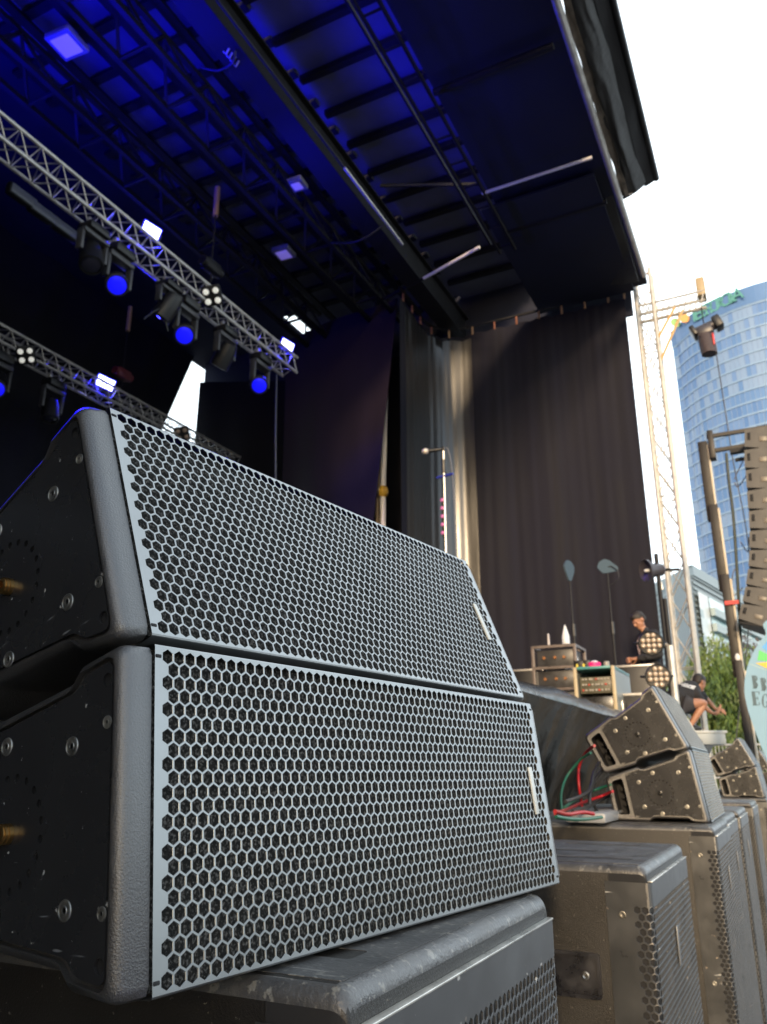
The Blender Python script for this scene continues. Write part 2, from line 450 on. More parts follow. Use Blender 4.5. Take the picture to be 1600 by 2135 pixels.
def make_speaker(label):
    t = empty('line_array_speaker', label=label, cat='speaker', group='line array speakers stacked on the subwoofers')
    sp_cabinet().build('cabinet', m_cab, t, 50)
    for sgn in (-1, 1):
        pl = sp_plate(sgn).build('side_plate', m_plate, t, 30)
        sp_behind(sgn).build('plate_backing', m_hole, pl)
        for x, z in SCREWS_B: sp_screw(x, z, .0088, sgn).build('screw', m_screw, pl)
        for x, z in SCREWS_S: sp_screw(x, z, .0058, sgn).build('screw', m_screw, pl)
        T = Matrix(((1, 0, 0, -.160), (0, 0, sgn, sgn*.4392), (0, 1, 0, -.006), (0, 0, 0, 1)))
        MB().lathe([(.0092, -.002), (.0092, .004), (.0082, .0045), (.0082, .006), (.0092, .0065), (.0092, .008), (.008, .0085), (.008, .010), (.005, .0108), (.0042, .002)], 18, T).build('threaded_socket', m_brass, pl)
    for sgn in (-1, 1): sp_recess(sgn).build('handle_recess', m_hole, t, 40)  # near-black walls: the shade inside the recess is put into their colour
    sp_grille().build('grille', m_grille, t, 30)
    MB().box((-.0098, 0, 0), (.006, 2*GW-.004, 2*GH-.004)).build('foam', m_foam, t)
    MB().box((.0035, .363, 0), (.003, .0125, .072), rot('X', radians(2)).to_3x3(), .001).build('badge', m_name, t)
    for y in (-1, 1):
        for z in (-1, 1): MB().box((.0003, y*(GW-.004), z*(GH-.009)), (.0050, .007, .0035), None, .001).build('clip', m_hole, t)
    return t
sp0 = make_speaker('upper large near speaker tilted back with bright hexagonal grille')
sp0.matrix_basis = frame(V((.91961554, -.12376456, .37281309)), V((.13338043, .99106491, 0)), V((-.36948197, .04972597, .92790646)), V((-.5245, .9834, 1.6714)))
dup(sp0, 'lower large near speaker standing upright on the worn subwoofer', frame(V((.98412446, -.13244636, .11813977)), V((.13338043, .99106491, 0)), V((-.11708418, .01575753, .99299698)), V((-.4419, .9635, 1.3897))))
DARKSOCK = []
def stack_pair(xf, y0, zt, yaw, lab_up, lab_lo):
    ax = V((sin(yaw), cos(yaw), 0)); n = V((cos(yaw), -sin(yaw), 0)); zz = V((0, 0, 1))
    t1 = radians(8.6); X = n*cos(t1)+zz*sin(t1); Z = zz*cos(t1)-n*sin(t1)
    c = V((xf, y0, zt)) + ax*.44
    o1 = c + Z*(HF+.002)
    dup(sp0, lab_lo, frame(X, ax, Z, o1))
    hinge = o1 + Z*(HF+.002)
    t2 = radians(8.6+16.4); X2 = n*cos(t2)+zz*sin(t2); Z2 = zz*cos(t2)-n*sin(t2)
    dup(sp0, lab_up, frame(X2, ax, Z2, hinge+Z2*(HF+.002)))
    for o in COL.objects:
        if o.name.startswith('threaded_socket') and o.parent.parent.get('label') in (lab_up, lab_lo):
            if not DARKSOCK:
                me = o.data.copy(); me.materials[0] = m_plate; DARKSOCK.append(me)
            o.data = DARKSOCK[0]
stack_pair(-.347, 3.58, 1.222, radians(-1), 'upper brown-lit speaker of the pair beside the red and green cables', 'lower brown-lit speaker of the pair beside the red and green cables')
stack_pair(-.330, 8.6, 1.18, radians(0), 'upper small speaker of the second distant pair, below the black lifting mast', 'lower small speaker of the second distant pair, below the black lifting mast')
stack_pair(-.330, 13.0, 1.16, radians(0), 'upper speaker of the farthest pair, next to the pale blue flag', 'lower speaker of the farthest pair, next to the pale blue flag')

# ------------------------------------------------------------------ subwoofers  (local: x front, y width, z up, origin front bottom centre)
SW, SD = .31, .86
def make_sub(H, label, name='subwoofer', ringed=True):
    t = empty(name, label=label, cat='subwoofer', group='subwoofers in the front row')
    # cabinet with rounded top edges
    mb = MB(); r = .018
    prof = []   # half section y,z
    for i in range(6):
        a = radians(90*i/5); prof.append((SW-r+r*cos(a), H-r+r*sin(a)))
    ring = [(SW, .03)]+prof+[(-y, z) for y, z in reversed(prof)]+[(-SW, .03)]
    n = len(ring); secs = []
    for i in range(6):
        a = radians(90*i/5); secs.append((-r*(1-sin(a)) if False else -(r-r*sin(a)), r*(1-cos(a)) if False else (r-r*sin(radians(90*i/5)) if False else 0)))
    # front rounding: setback steps
    rings = []
    for i in range(6):
        a = radians(90*i/5)                       # 0: front face, 90: full section
        x = -(r-r*cos(a)); d = r-r*sin(a)
        rings.append([(x-.004, y*(SW-d*.25)/SW, z-d*((z-.03)/(H-.03))) for y, z in ring])
    rings.append([(-.0865, y, z) for y, z in ring])
    rings.append([(-SD, y, z) for y, z in ring])
    vs = [p for R in rings for p in R]; fs = []
    for k in range(len(rings)-1):
        for i in range(n):
            j = (i+1) % n; fs.append((k*n+i, (k+1)*n+i, (k+1)*n+j, k*n+j))
    fs.append(tuple(range(n))); fs.append(tuple((len(rings)-1)*n+i for i in reversed(range(n))))
    mb.add(vs, fs)
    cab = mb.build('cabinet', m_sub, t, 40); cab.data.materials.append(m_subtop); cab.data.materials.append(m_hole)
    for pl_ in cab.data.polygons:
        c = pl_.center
        if c.x > -.086 and c.z < H-.036 and abs(c.y) > SW-.03: pl_.material_index = 2  # faces behind the side holes: shade put into a near-black colour
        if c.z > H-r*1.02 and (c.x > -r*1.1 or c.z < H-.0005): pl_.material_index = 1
    # scuffed moulded top with skid grooves
    tw = SW-.012
    tw = SW-.0185; out = rrect(-SD+.02, -tw, -.020, tw, .004)
    holes = [rrect(-.46, -.045, -.17, .0, .012), rrect(-.31, -.215, -.055, -.172, .008), rrect(-.31, .172, -.10, .205, .008), rrect(-.80, -.12, -.60, .12, .02)]
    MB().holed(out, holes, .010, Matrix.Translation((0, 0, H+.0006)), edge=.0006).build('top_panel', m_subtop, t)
    # grille: perforated front that wraps on to the sides
    g = MB(); zt = H-.034; gw = SW-.002
    gw = SW+.003; rad = .012; wrap = .088
    def f(x, y, d):
        # x is the distance along the wrapped sheet from its centre
        s = abs(x); sg = 1 if x >= 0 else -1
        L0 = gw-rad; arc = rad*pi/2
        if s <= L0: px, py, nx, ny = .0045, s, 1, 0
        elif s <= L0+arc:
            a = (s-L0)/rad; px, py, nx, ny = .0045-rad+rad*cos(a), L0+rad*sin(a), cos(a), sin(a)
        else: px, py, nx, ny = .0045-rad-(s-L0-arc), gw, 0, 1
        return (px-nx*d, sg*(py-ny*d), y)
    tot = gw-rad+rad*pi/2+wrap
    hexsheet(g, -tot, .05, tot, zt, .0165, .0030, .0022, .018, .042, .0005, f, keep=lambda x, y: abs(x) < gw+.030, cuts=[s_*(gw-rad+rad*pi/2*k_/4) for s_ in (-1, 1) for k_ in range(5)])
    go = g.build('grille', m_subgr, t, 40)
    MB().box((-.022, 0, (zt+.05)/2), (.03, 2*gw-.034, zt-.07)).build('foam', m_foam, t)
    MB().box((.001, 0, H-.0325), (.010, 2*gw-.02, .003), None, .001).build('metal_lip', m_lip, t)
    for s in (-1, 1):
        for z in (H-.10, H-.52, .2):
            sc_ = MB(); T = Matrix(((1, 0, 0, -.062), (0, 0, s, s*(gw)), (0, 1, 0, z), (0, 0, 0, 1)))
            sc_.lathe([(.008, 0), (.0076, .0012), (.006, .0016), (.0035, .0008)], 14, T).build('screw', m_screw, go)
    for s in (-1, 1):
        T = Matrix(((1, 0, 0, 0), (0, 0, s, s*(SW+.006)), (0, 1, 0, 0), (0, 0, 0, 1)))
        hp = MB().holed(rrect(-.345, H-.270, -.118, H-.180, .008), [rrect(-.337, H-.262, -.126, H-.188, .006)], .005, T, edge=.006).build('handle_plate', m_handle, t)
        MB().lathe([(.009, 0), (.0085, .002), (.006, .0035), (.003, .001)], 12, T @ Matrix.Translation((-.152, H-.226, -.005))).build('bolt', m_screw, hp)
    b = MB().box((.0085, -.03, H-.20), (.004, .020, .085), None, .002).build('badge', mat('dull_grey_badge', (.12, .125, .13), .4), t)
    return t
SUBH = 1.222
sub0 = make_sub(SUBH, 'worn subwoofer under the two large near speakers')
sub0.matrix_basis = frame(V((1, 0, 0)), V((0, 1, 0)), V((0, 0, 1)), V((-.366, .675+SW, .022)))
def sub(y0, x, lab, zz=0.): 
    return dup(sub0, lab, frame(V((1, 0, 0)), V((0, 1, 0)), V((0, 0, 1)), V((x, y0+SW, zz))))
sub(1.955, -.330, 'dusty brown-black subwoofer standing free between the near speakers and the cable pile')
sub(3.40, -.318, 'subwoofer under the near end of the brown-lit speaker pair')
sub(4.06, -.330, 'subwoofer under the far end of the brown-lit speaker pair')
sub(4.78, -.320, 'bare-topped subwoofer just beyond the brown-lit speaker pair')
sub(6.05, -.320, 'bare-topped subwoofer just before the small distant speaker pair')
sub(8.55, -.320, 'subwoofer under the second distant speaker pair', -.042)
sub(13.0, -.320, 'subwoofer under the farthest speaker pair beside the flag', -.062)

# ------------------------------------------------------------------ ground and stage deck
m_ground = mat('grey_paving', (.13, .13, .13), .8, vary=.3, vscale=1.5)
g = MB().sheet(lambda u, v: (-900+1800*u, -300+1800*v, 0), 4, 4).build('ground', m_ground); tag(g, 'grey paved ground of the square', 'ground', kind='structure')
DZ = 1.78
d = MB().box((-7.26, 4.5, DZ-.06), (11.28, 20.0, .12)).build('stage_deck', m_deck); tag(d, 'black plywood stage deck', 'stage deck', kind='structure')
# shiny vinyl skirt rolled over the stage edge
def skirt(u, v):
    y = -2+16.5*u
    n = noise.noise(V((y*1.1, v*1.6, 3.1)))*.07+abs(noise.noise(V((y*2.6, v*5, 9.))))*.05+noise.noise(V((y*6, v*9, 2.)))*.012
    if v < .35:                                    # roll on the deck
        a = pi*(v/.35)
        x = -1.40-.13*cos(pi-a)*1.0; z = DZ+.03+.085*sin(a)+n*.7*sin(a)
        x += .04
        if v > .18: x += n*.4
    else:
        t = (v-.35)/.65
        x = -1.24-.20*sin(min(1, t*2.2)*pi/2)-.30*t+n*1.4*(.5+t)+.06*sin(y*2.1+t*2)*t+.035*sin(y*7+3*t+2*noise.noise(V((y, t, 0))))*t; z = DZ+.03-t*1.78
        z = max(z, .01)
    return (x, y, z)
s = MB().sheet(skirt, 220, 40, (-.008, 0, 0)).build('stage_skirt', m_vinyl, None, 80)
tag(s, 'shiny black vinyl sheet draped over the stage front edge', 'stage skirt')

# ------------------------------------------------------------------ stage roof
RZ = 10.3
roof = empty('stage_roof', (-5, 5, RZ), label='dark stage roof with blue-lit sheeting and black purlins', cat='roof')
def rp(mb, name, m, sm=35):
    o = mb.build(name, m, None, sm); o.parent = roof; o.matrix_parent_inverse = Matrix.Translation((5, -5, -RZ)); return o
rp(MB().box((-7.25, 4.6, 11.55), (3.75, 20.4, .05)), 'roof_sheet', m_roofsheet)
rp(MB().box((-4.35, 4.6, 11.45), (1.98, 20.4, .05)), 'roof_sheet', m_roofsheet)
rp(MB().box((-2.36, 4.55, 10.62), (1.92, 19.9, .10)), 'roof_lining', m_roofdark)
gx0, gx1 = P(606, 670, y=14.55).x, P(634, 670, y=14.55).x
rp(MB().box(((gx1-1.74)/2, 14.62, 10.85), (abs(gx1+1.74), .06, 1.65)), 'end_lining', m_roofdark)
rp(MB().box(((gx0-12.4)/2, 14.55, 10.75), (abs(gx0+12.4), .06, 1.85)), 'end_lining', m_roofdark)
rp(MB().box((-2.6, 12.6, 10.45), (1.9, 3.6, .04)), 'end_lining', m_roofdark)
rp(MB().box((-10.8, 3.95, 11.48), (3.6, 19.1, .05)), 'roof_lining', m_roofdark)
rp(MB().box((-10.98, 14.15, 11.48), (3.24, 1.3, .05)), 'roof_lining', m_roofdark)
# purlins running front to back over the blue bay
for i in range(26):
    y = -4.6+.735*i
    rp(MB().box((-4.35, y, 11.33), (1.95, .10, .10)), 'purlin', m_steel)
for i in range(30):
    y = -4.6+.62*i
    rp(MB().box((-7.25, y, 11.40), (3.8, .13, .07)), 'purlin', m_steel)
for i in range(6):
    x = -5.75-.62*i
    rp(MB().box((x, 4.6, 11.33), (.14, 20.0, .06)), 'rafter', m_steel)
rp(MB().box((-5.36, 4.6, RZ+.28), (.20, 20.2, .56)).box((-5.36, 4.6, RZ-.01), (.36, 20.2, .03)).box((-5.36, 4.6, RZ+.57), (.36, 20.2, .03)), 'main_beam', m_steel)
rp(MB().tube([(-5.06, -4, RZ+.02), (-5.06, 8.75, RZ+.02)], .022, 8), 'awning_tube', m_steel)  # dim stretch of the tube: shade put into a darker material
rp(MB().tube([(-5.06, 8.8, RZ+.02), (-5.06, 10.9, RZ+.02)], .026, 8), 'awning_tube', m_alu)  # bright stretch of the same tube: light put into a paler material
# ladder beam between the two bays
lb = MB()
for x in (-3.58, -3.30): lb.tube([(x, -5, RZ), (x, 11.9, RZ)], .03, 6)
for i in range(30): lb.tube([(-3.58, -4.8+.57*i, RZ), (-3.30, -4.8+.57*i, RZ)], .02, 6)
rp(lb, 'ladder_beam', m_steel)
rp(MB().tube([(-3.75, -5, RZ+.25), (-3.75, 11.9, RZ+.25)], .03, 6), 'roof_tube', m_steel)
rp(MB().tube([P(1005, 403, z=RZ), P(1235, 328, z=RZ)], .024, 8), 'cross_tube', m_white)
rp(MB().tube([P(1000, 515, z=RZ), P(884, 580, z=RZ)], .028, 8), 'cross_tube', m_white)
rp(MB().tube([P(884, 580, z=RZ), P(800, 624, z=RZ)], .035, 8), 'cross_tube', m_steel)
for y in (8.2, 11.55): rp(MB().tube([(-3.3, y, RZ+.15), (-1.6, y, RZ+.15)], .05, 8), 'cross_tube', m_steel)
rp(MB().tube([(-5.0, 9.9, RZ+.5), (-3.5, 10.6, RZ+.5)], .03, 6), 'cross_tube', m_steel)
# front edge tube
rp(MB().tube([(-1.385, -5, RZ), (-1.375, 13.75, RZ)], .055, 10), 'front_tube', m_alu)
# roof truss chords and zigzag bracing in the rear bay
def roof_truss(x, label):
    t = empty('roof_truss', (x, 5, RZ), label=label, cat='roof truss', group='steel trusses under the stage roof')
    c = MB()
    for (dx, dz) in ((-.28, 0), (.28, 0), (0, .72)):
        c.beam((dx, -9.5, dz), (dx, 8.2, dz), .075)
    c.build('chord', m_steel, t)
    b = MB(); n = 19
    for i in range(n):
        y0 = -9.4+.92*i; y1 = y0+.46; y2 = y0+.92
        b.beam((-.28, y0, 0), (0, y1, .72), .04); b.beam((0, y1, .72), (-.28, y2, 0), .04)
        b.beam((.28, y0, 0), (0, y1, .72), .04); b.beam((0, y1, .72), (.28, y2, 0), .04)
        b.beam((-.28, y0, 0), (.28, y0, 0), .04)
    b.build('bracing', m_steel, t)
    return t
roof_truss(-6.45, 'dark zigzag roof truss nearest the wide roof beam')
roof_truss(-8.15, 'dark zigzag roof truss farther back, above the silver lighting trusses')
# front fascia: folded tarpaulin hanging under an overhang
fa = empty('fascia_tarpaulin', (-1.1, 5, RZ), label='grey-black folded tarpaulin hanging along the roof front edge', cat='tarpaulin')
def fp(mb, name, m, sm=60):
    o = mb.build(name, m, None, sm); o.parent = fa; o.matrix_parent_inverse = Matrix.Translation((1.1, -5, -RZ)); return o
YE = 11.45
def fold(u, v):
    y = -5+(YE+5)*u; n = noise.noise(V((y*1.1, v*3, 0)))*.10+noise.noise(V((y*3, v*7, 5)))*.035
    x = -1.28+.34*v+n*.3; z = RZ+.10+.16*v-.10*sin(pi*v)+n*.6*sin(pi*min(1, v*1.1))
    return (x, y, z)
fp(MB().sheet(fold, 240, 22, (0, 0, .012)), 'folded_sheet', m_tarp, 80)
def hem(u, v):
    y = -5+(YE+.12+5)*u
    return (-.98+.19*v, y, RZ+.20+.02*sin(y*2.3)*(1-v)+.10*v+.02*noise.noise(V((y*2, v, 2))))
fp(MB().sheet(hem, 160, 3, (0, 0, .03)), 'overhang', m_steel, 60)
fp(MB().tube([(-.79, -5, RZ+.31), (-.79, YE+.12, RZ+.31)], .05, 8), 'edge_tube', m_steel)
def flap(u, v):
    return (-1.33+.57*u, YE+.10*sin(u*5)*.3+.1*u, RZ+.02+.34*u+.30*v*(1-.4*u))
fp(MB().sheet(flap, 12, 6, (0, .02, 0)), 'end_flap', m_tarp, 60)
def crump(u, v):
    y = -5+(YE+5)*u; n = noise.noise(V((y*2.2, v*2, 7)))
    return (-1.33+.10*v+.04*n, y, RZ+.05+.05*n+.02*sin(v*pi))
fp(MB().sheet(crump, 200, 4, (0, 0, .02)), 'rolled_edge', mat('tan_canvas_roll', (.16, .13, .10), .7, vary=.5, vscale=6), 60)
# ragged lower lining edge near the corner
cl = empty('corner_lining', (-1.6, 12.5, RZ), label='grey lining sheet sagging at the far roof corner above the silver tower', cat='roof lining')
def cln(u, v): return (-2.6+1.10*u, 11.6+2.4*v, RZ+.26-.20*u*v+.03*sin(9*v+3*u))
o = MB().sheet(cln, 10, 16, (0, 0, .02)).build('sheet', m_tarp, None, 60); o.parent = cl; o.matrix_parent_inverse = Matrix.Translation((1.6, -12.5, -RZ))

# ------------------------------------------------------------------ drapes
def drape(name, label, a, b, zt, zb, m, amp=.10, freq=2.0, seed=0., th=.015, tb=None, folds=1., cat='curtain', nu=110, top_amp=.25, zt2=None):
    """hanging cloth from point a to b (xy); tb = shift of the bottom of the b side (xy)"""
    a = V(a); b = V(b); dv = (b-a); L = dv.length; nrm = V((-dv.y, dv.x))/L
    t = empty(name, (a.x, a.y, zb), label=label, cat=cat)
    def fn(u, v):
        z = (zt if zt2 is None else zt+(zt2-zt)*u)*(1-v)+zb*v
        s = u*L
        k = amp*(top_amp+(1-top_amp)*min(1, v*1.3))
        w = k*(sin(s*freq*2*pi/1.0+seed+.5*noise.noise(V((s, v*.6, seed))))*.6*folds+noise.noise(V((s*freq*.9, v*.5, seed+3)))*1.1)
        p = a+dv*u+nrm*w
        if tb is not None: p = p+V(tb)*u*v
        return (p.x-a.x, p.y-a.y, z-zb)
    MB().sheet(fn, nu, 26, (nrm.x*th, nrm.y*th, 0)).build('cloth', m, t, 80)
    return t
CY = 14.0
zc = 10.12
# wing: side cloth with a rounded corner into the cloth that faces the audience
wing = empty('wing_curtain', (-5.4, CY, DZ), label='tall black satin wing curtain with gold and blue sheen at its corner', cat='curtain')
def wing_path(s):
    # s in metres from the free edge of the upstage return to the right edge
    A = V((-5.66, 12.05)); B = V((-5.72, 13.35)); C = V((-4.88, 14.03)); D = V((-1.87, 14.50))
    l1 = (B-A).length; l2 = 1.20; l3 = (D-C).length
    if s < l1: return A+(B-A)*(s/l1)
    if s < l1+l2:
        t = (s-l1)/l2; K = V((-5.66, 14.0)); return B*(1-t)**2+K*2*t*(1-t)+C*t*t
    return C+(D-C)*((s-l1-l2)/l3)
WL = 1.30+1.20+3.05
def wingfn(u, v):
    s = u*WL; p = wing_path(s); q = wing_path(min(WL, s+.02)); p0 = wing_path(max(0, s-.02)); t = (q-p0).normalized(); n = V((t.y, -t.x))
    top = max(0, 1-v*5)
    fl = .050*noise.noise(V((s*1.5, v*.5, 1)))+.008*sin(s*27+3*noise.noise(V((s*.5, v*2, 8))))*(.4+.6*v)+.014*noise.noise(V((s*9, v*2.2, 6)))+.030*sin(s*5.2+1.2*noise.noise(V((s*.7, v*1.4, 4))))*(.5+.5*v)+.015*sin(s*13+2*v)*(v)
    if s > WL-.5: fl += .10*((s-WL+.5)/.5)**2*(1-.5*v)
    p = p+n*fl*.55
    pin = abs(((s/.46)%1)-.5)*2
    z = (zc+.26*max(0, (s-2.2)/3.3)-.05*pin**2)*(1-v)+DZ*v
    return (p.x+5.4, p.y-CY, z-DZ)
MB().sheet(wingfn, 260, 40, (0, .012, 0)).build('cloth', m_satin, wing, 80)
def stripfn(u, v):
    s = .25+u*2.2; p = V(wingfn(s/WL, v)); q = wing_path(s+.02)-wing_path(s-.02); q.normalize(); n = V((q.y, -q.x))
    k = .030*min(1, (1-u)*6+.15)*min(1, u*6+.15)+.004*sin(s*8+2.5*v)*(.3+.7*v)
    return (p.x+n.x*k, p.y+n.y*k, p.z-.10)
MB().sheet(stripfn, 120, 40, (0, .006, 0)).build('sheen_strip', m_gloss, wing, 80)  # extra strip laid over the corner to give the gold and blue sheen
for i in range(13):
    s = .18+.46*i; p = wing_path(min(s, WL)); z = zc+.26*max(0, (s-2.2)/3.3)-DZ
    MB().tube([(p.x+5.4, p.y-CY, z-.03), (p.x+5.41, p.y-CY-.03, z+.06), (p.x+5.4, p.y-CY, z+.15)], .022, 6).build('tie', m_orange if i in (0, 1, 2, 3, 6, 7) else m_strap, wing)
rail = MB(); rail.tube([(wing_path(WL*i/30).x, wing_path(WL*i/30).y, zc+.17+.26*max(0, (WL*i/30-2.2)/3.3)) for i in range(31)], .03, 8)
o = rail.build('curtain_rail', m_steel); tag(o, 'dark bent pipe the wing curtain is tied to', 'curtain rail')
vb0 = P(600, 900, y=13.3); vb1 = P(828, 640, y=12.7)
drape('curtain', 'dark violet leg curtain left of the bronze poles', (vb0.x-.15, 13.3), (vb1.x, 12.7), P(606, 705, y=13.3).z, DZ, m_purple, .16, .42, 1.0, tb=(-1.0, 0), top_amp=.35, zt2=P(834, 618, y=12.7).z)
ib0 = P(417, 800, y=13.95); ib1 = P(610, 800, y=13.95)
drape('curtain', 'black inner curtain right of the white triangular gap', (ib0.x, 13.95), (ib1.x+.1, 13.95), 10.6, DZ, m_blk_cloth, .08, .7, 4., zt2=10.0)
bk0 = P(417, 716, x=-12.4); bk1 = P(336, 900, x=-12.4)
back = empty('curtain', (-12.4, 0, DZ), label='wide black back curtain behind both lighting trusses, right edge slanting', cat='curtain')
def backfn(u, v):
    z = 11.56*(1-v)+DZ*v
    ye = bk0.y if z > bk0.z else bk0.y+(bk1.y-bk0.y)*(bk0.z-z)/(bk0.z-bk1.z)
    y0 = -5.2; y = y0+(ye-y0)*u; s = y0+(bk0.y-y0)*u
    w = .10*sin(s*4+noise.noise(V((s, v, 0))))*.5+.12*noise.noise(V((s*1.7, v*.4, 2)))
    return (w, y, z-DZ)
MB().sheet(backfn, 160, 40, (-.02, 0, 0)).build('cloth', m_blk_cloth, back, 80)
rp(MB().box((-12.5, bk0.y+1.2, (bk0.z+11.6)/2), (.05, 4.0, 11.6-bk0.z)), 'end_lining', m_roofdark)
drape('curtain', 'black cloth closing the slot behind the bronze and white poles', (P(650, 700, y=14.3).x, 14.3), (-5.4, 14.3), 10.2, DZ, m_blk_cloth, .05, .7, 6., nu=40)
drape('curtain', 'black side curtain closing the near end of the stage', (-12.4, -5.2), (-1.7, -5.2), 12.2, 0., m_blk_cloth, .1, .6, 8.)
drape('curtain', 'unseen low black drape added to shade the near speakers from the sun', (-1.75, -5.25), (1.35, -5.25), 4.3, 0., m_blk_cloth, .08, .7, 3., nu=40)  # added out of view, only to block sun from the near speakers
# upper border behind the roof edge leaving the small white gap
# bronze and white poles in the slot between the violet and wing curtains
def pole(px0, py0, px1, py1, y, r, m, label, parts=()):
    t = empty('stage_pole', P(px1, py1, y=y), label=label, cat='pole')
    a = P(px0, py0, y=y)-P(px1, py1, y=y)
    MB().tube([(0, 0, -2.2), (0, 0, 0), a], r, 8).build('shaft', m, t)
    return t
t = pole(804, 815, 799, 1025, 13.0, .055, m_white, 'white upright pole in the slot between the curtains')
MB().ball((0, 0, 0), (.11, .11, .13), 10, 6).build('clamp', mat('yellow_clamp', (.55, .33, .03), .4), t)
pole(792, 910, 787, 1070, 13.1, .04, mat('bronze_pole', (.30, .19, .08), .4), 'bronze upright pole left of the white one')
# ------------------------------------------------------------------ lighting trusses
def box_truss(p0, p1, w, label, lights=True):
    p0 = V(p0); p1 = V(p1); L = (p1-p0).length
    ty = (p1-p0).normalized(); tx = V((ty.y, -ty.x, 0)).normalized(); tz = tx.cross(ty)
    t = empty('lighting_truss', M=frame(tx, ty, tz, p0), label=label, cat='truss')
    h = w/2
    for sx in (-h, h):
        for sz in (-h, h): MB().tube([(sx, 0, sz), (sx, L, sz)], .025, 8).build('chord', m_alu, t)
    b = MB(); n = int(L/w/1.02); st = L/n
    for i in range(n):
        y0 = i*st; y1 = y0+st/2; y2 = y0+st
        for (ax, c) in ((0, -h), (0, h)):
            b.tube([(c, y0, -h), (c, y1, h), (c, y2, -h)], .010, 6)
            b.tube([(-h, y0, c), (h, y1, c), (-h, y2, c)], .010, 6)
    b.build('lacing', m_alu, t)
    return t
TZ = 8.2
A0 = P(605, 765, z=TZ); A1 = P(0, 305, z=TZ)
tx0 = V((A0.x, A0.y, TZ+.0)); tx1 = V((A0.x+.04, .6, TZ))
truss1 = box_truss(tx1, (A0.x, A0.y, TZ), .29, 'bright silver lattice lighting truss, the upper one of two')
B0 = P(430, 935, z=TZ)
truss2 = box_truss((B0.x-.03, 3.0, TZ), (B0.x, B0.y+1.2, TZ), .29, 'silver lattice lighting truss farther back, partly behind the near speaker')
def moving_head(px, py, y_off, facing, label, lit=True, group='moving heads under the lighting trusses', tr=1):
    """hung under the truss; (px,py) where the head sits"""
    tp = tx1 if tr == 1 else V((B0.x, 0, TZ))
    hd = P(px, py, x=tp.x+.0)
    zt = tp.z-.18
    drop = zt-hd.z
    t = empty('moving_head_light', (hd.x, hd.y, zt), label=label, cat='stage light', group=group)
    k = drop/.52
    MB().box((0, 0, -.13*k), (.26, .34, .12*k), None, .03).build('base', m_blackp, t)
    c = MB()
    for y in (-.10, .10): c.box((0, y, -.03*k), (.06, .05, .10*k), None, .01)
    [MB().box((0, y, -.03*k), (.06, .05, .10*k), None, .01).build('clamp', m_alu, t) for y in (-.10, .10)]
    yk = MB().box((0, 0, -.225*k), (.16, .42, .07*k), None, .02)
    for s in (-1, 1): yk.box((0, s*.195, -.38*k), (.11, .05, .30*k), None, .018)
    yk.build('yoke', mat('grey_yoke_plastic', (.045, .045, .05), .4), t)
    R = dirM(facing); R.translation = V((0, 0, -drop))
    h = MB().lathe([(.07, -.22), (.115, -.20), (.14, -.08), (.145, .05), (.15, .15), (.148, .19), (.13, .195), (.128, .175)], 20, R).build('head', m_blackp, t)
    MB().lathe([(.127, .17), (.10, .184), (.05, .190), (.001, .191)], 20, R).build('lens', m_lensblue if lit else m_glassdark, t)
    return t
m_glassdark = mat('unlit_lens_glass', (.03, .03, .05), .1, spec=.8)
cdir = lambda px, py: -(FW + RT*(px-800)/F_PX - UP*(py-1067.5)/F_PX).normalized()
moving_head(190, 535, 0, (.35, -.2, -.9), 'moving head turned downwards, first under the upper truss from the left', False)
moving_head(243, 590, 0, cdir(243, 590)+V((.1, 0, -.25)), 'moving head with lit blue lens, just right of the bright wash panel gap')
moving_head(350, 640, 0, (-.5, -.15, -.85), 'moving head turned away, between the two upper lit blue lenses', False)
moving_head(385, 695, 0, cdir(385, 695)+V((.0, 0, -.2)), 'moving head with lit blue lens, left of the white triangular gap')
moving_head(468, 742, 0, (-.6, .1, -.8), 'moving head turned away, right of the white triangular gap', False)
moving_head(541, 800, 0, cdir(541, 800)+V((.0, 0, -.2)), 'moving head with lit blue lens at the right end of the upper truss')
moving_head(-8, 808, 0, cdir(0, 808)+V((.1, 0, -.2)), 'moving head with lit blue lens cut by the photo edge, under the rear truss', tr=2)
moving_head(105, 855, 0, (.2, -.1, -1), 'dark moving head hanging straight down from the rear truss', False, tr=2)

m_bluehalo = mat('blue_halo_glow', (.01, .01, .2), .4, emit=(.01, .005, 1.0), estr=.75)  # glow that imitates the blue halo around the wash panels
def wash_panel(px, py, depth_x, label, w=.25, h=.155, tilt=(.9, -.35, -.35)):
    c = P(px, py, x=depth_x)
    f = V(tilt).normalized(); yv = V((0, 1, 0)); yv = (yv-f*yv.dot(f)).normalized(); z = f.cross(yv)
    t = empty('wash_light_panel', M=frame(f, yv, z, c), label=label, cat='stage light', group='lit wash panels on the trusses')
    MB().box((-.05, 0, 0), (.09, w+.05, h+.05), None, .012).build('housing', m_blackp, t)
    MB().box((.002, 0, 0), (.014, w, h), None, .005).build('lit_face', m_panel, t)
    MB().box((-.002, 0, 0), (.016, w+.034, h+.034), None, .006).build('halo_rim', m_bluehalo, t)  # glowing border added as the halo of the lit face
    y = MB(); 
    for s in (-1, 1): y.box((-.06, s*(w/2+.045), -.10), (.04, .015, .26))
    y.box((-.06, 0, -.225), (.04, w+.10, .02)); y.build('bracket', m_blackp, t)
    return t, c, f
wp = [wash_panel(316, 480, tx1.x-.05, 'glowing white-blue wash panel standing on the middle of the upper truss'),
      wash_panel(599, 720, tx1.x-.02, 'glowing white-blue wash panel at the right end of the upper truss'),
      wash_panel(220, 798, B0.x, 'glowing white-blue wash panel on the rear truss, above the speaker corner', .33, .20)]
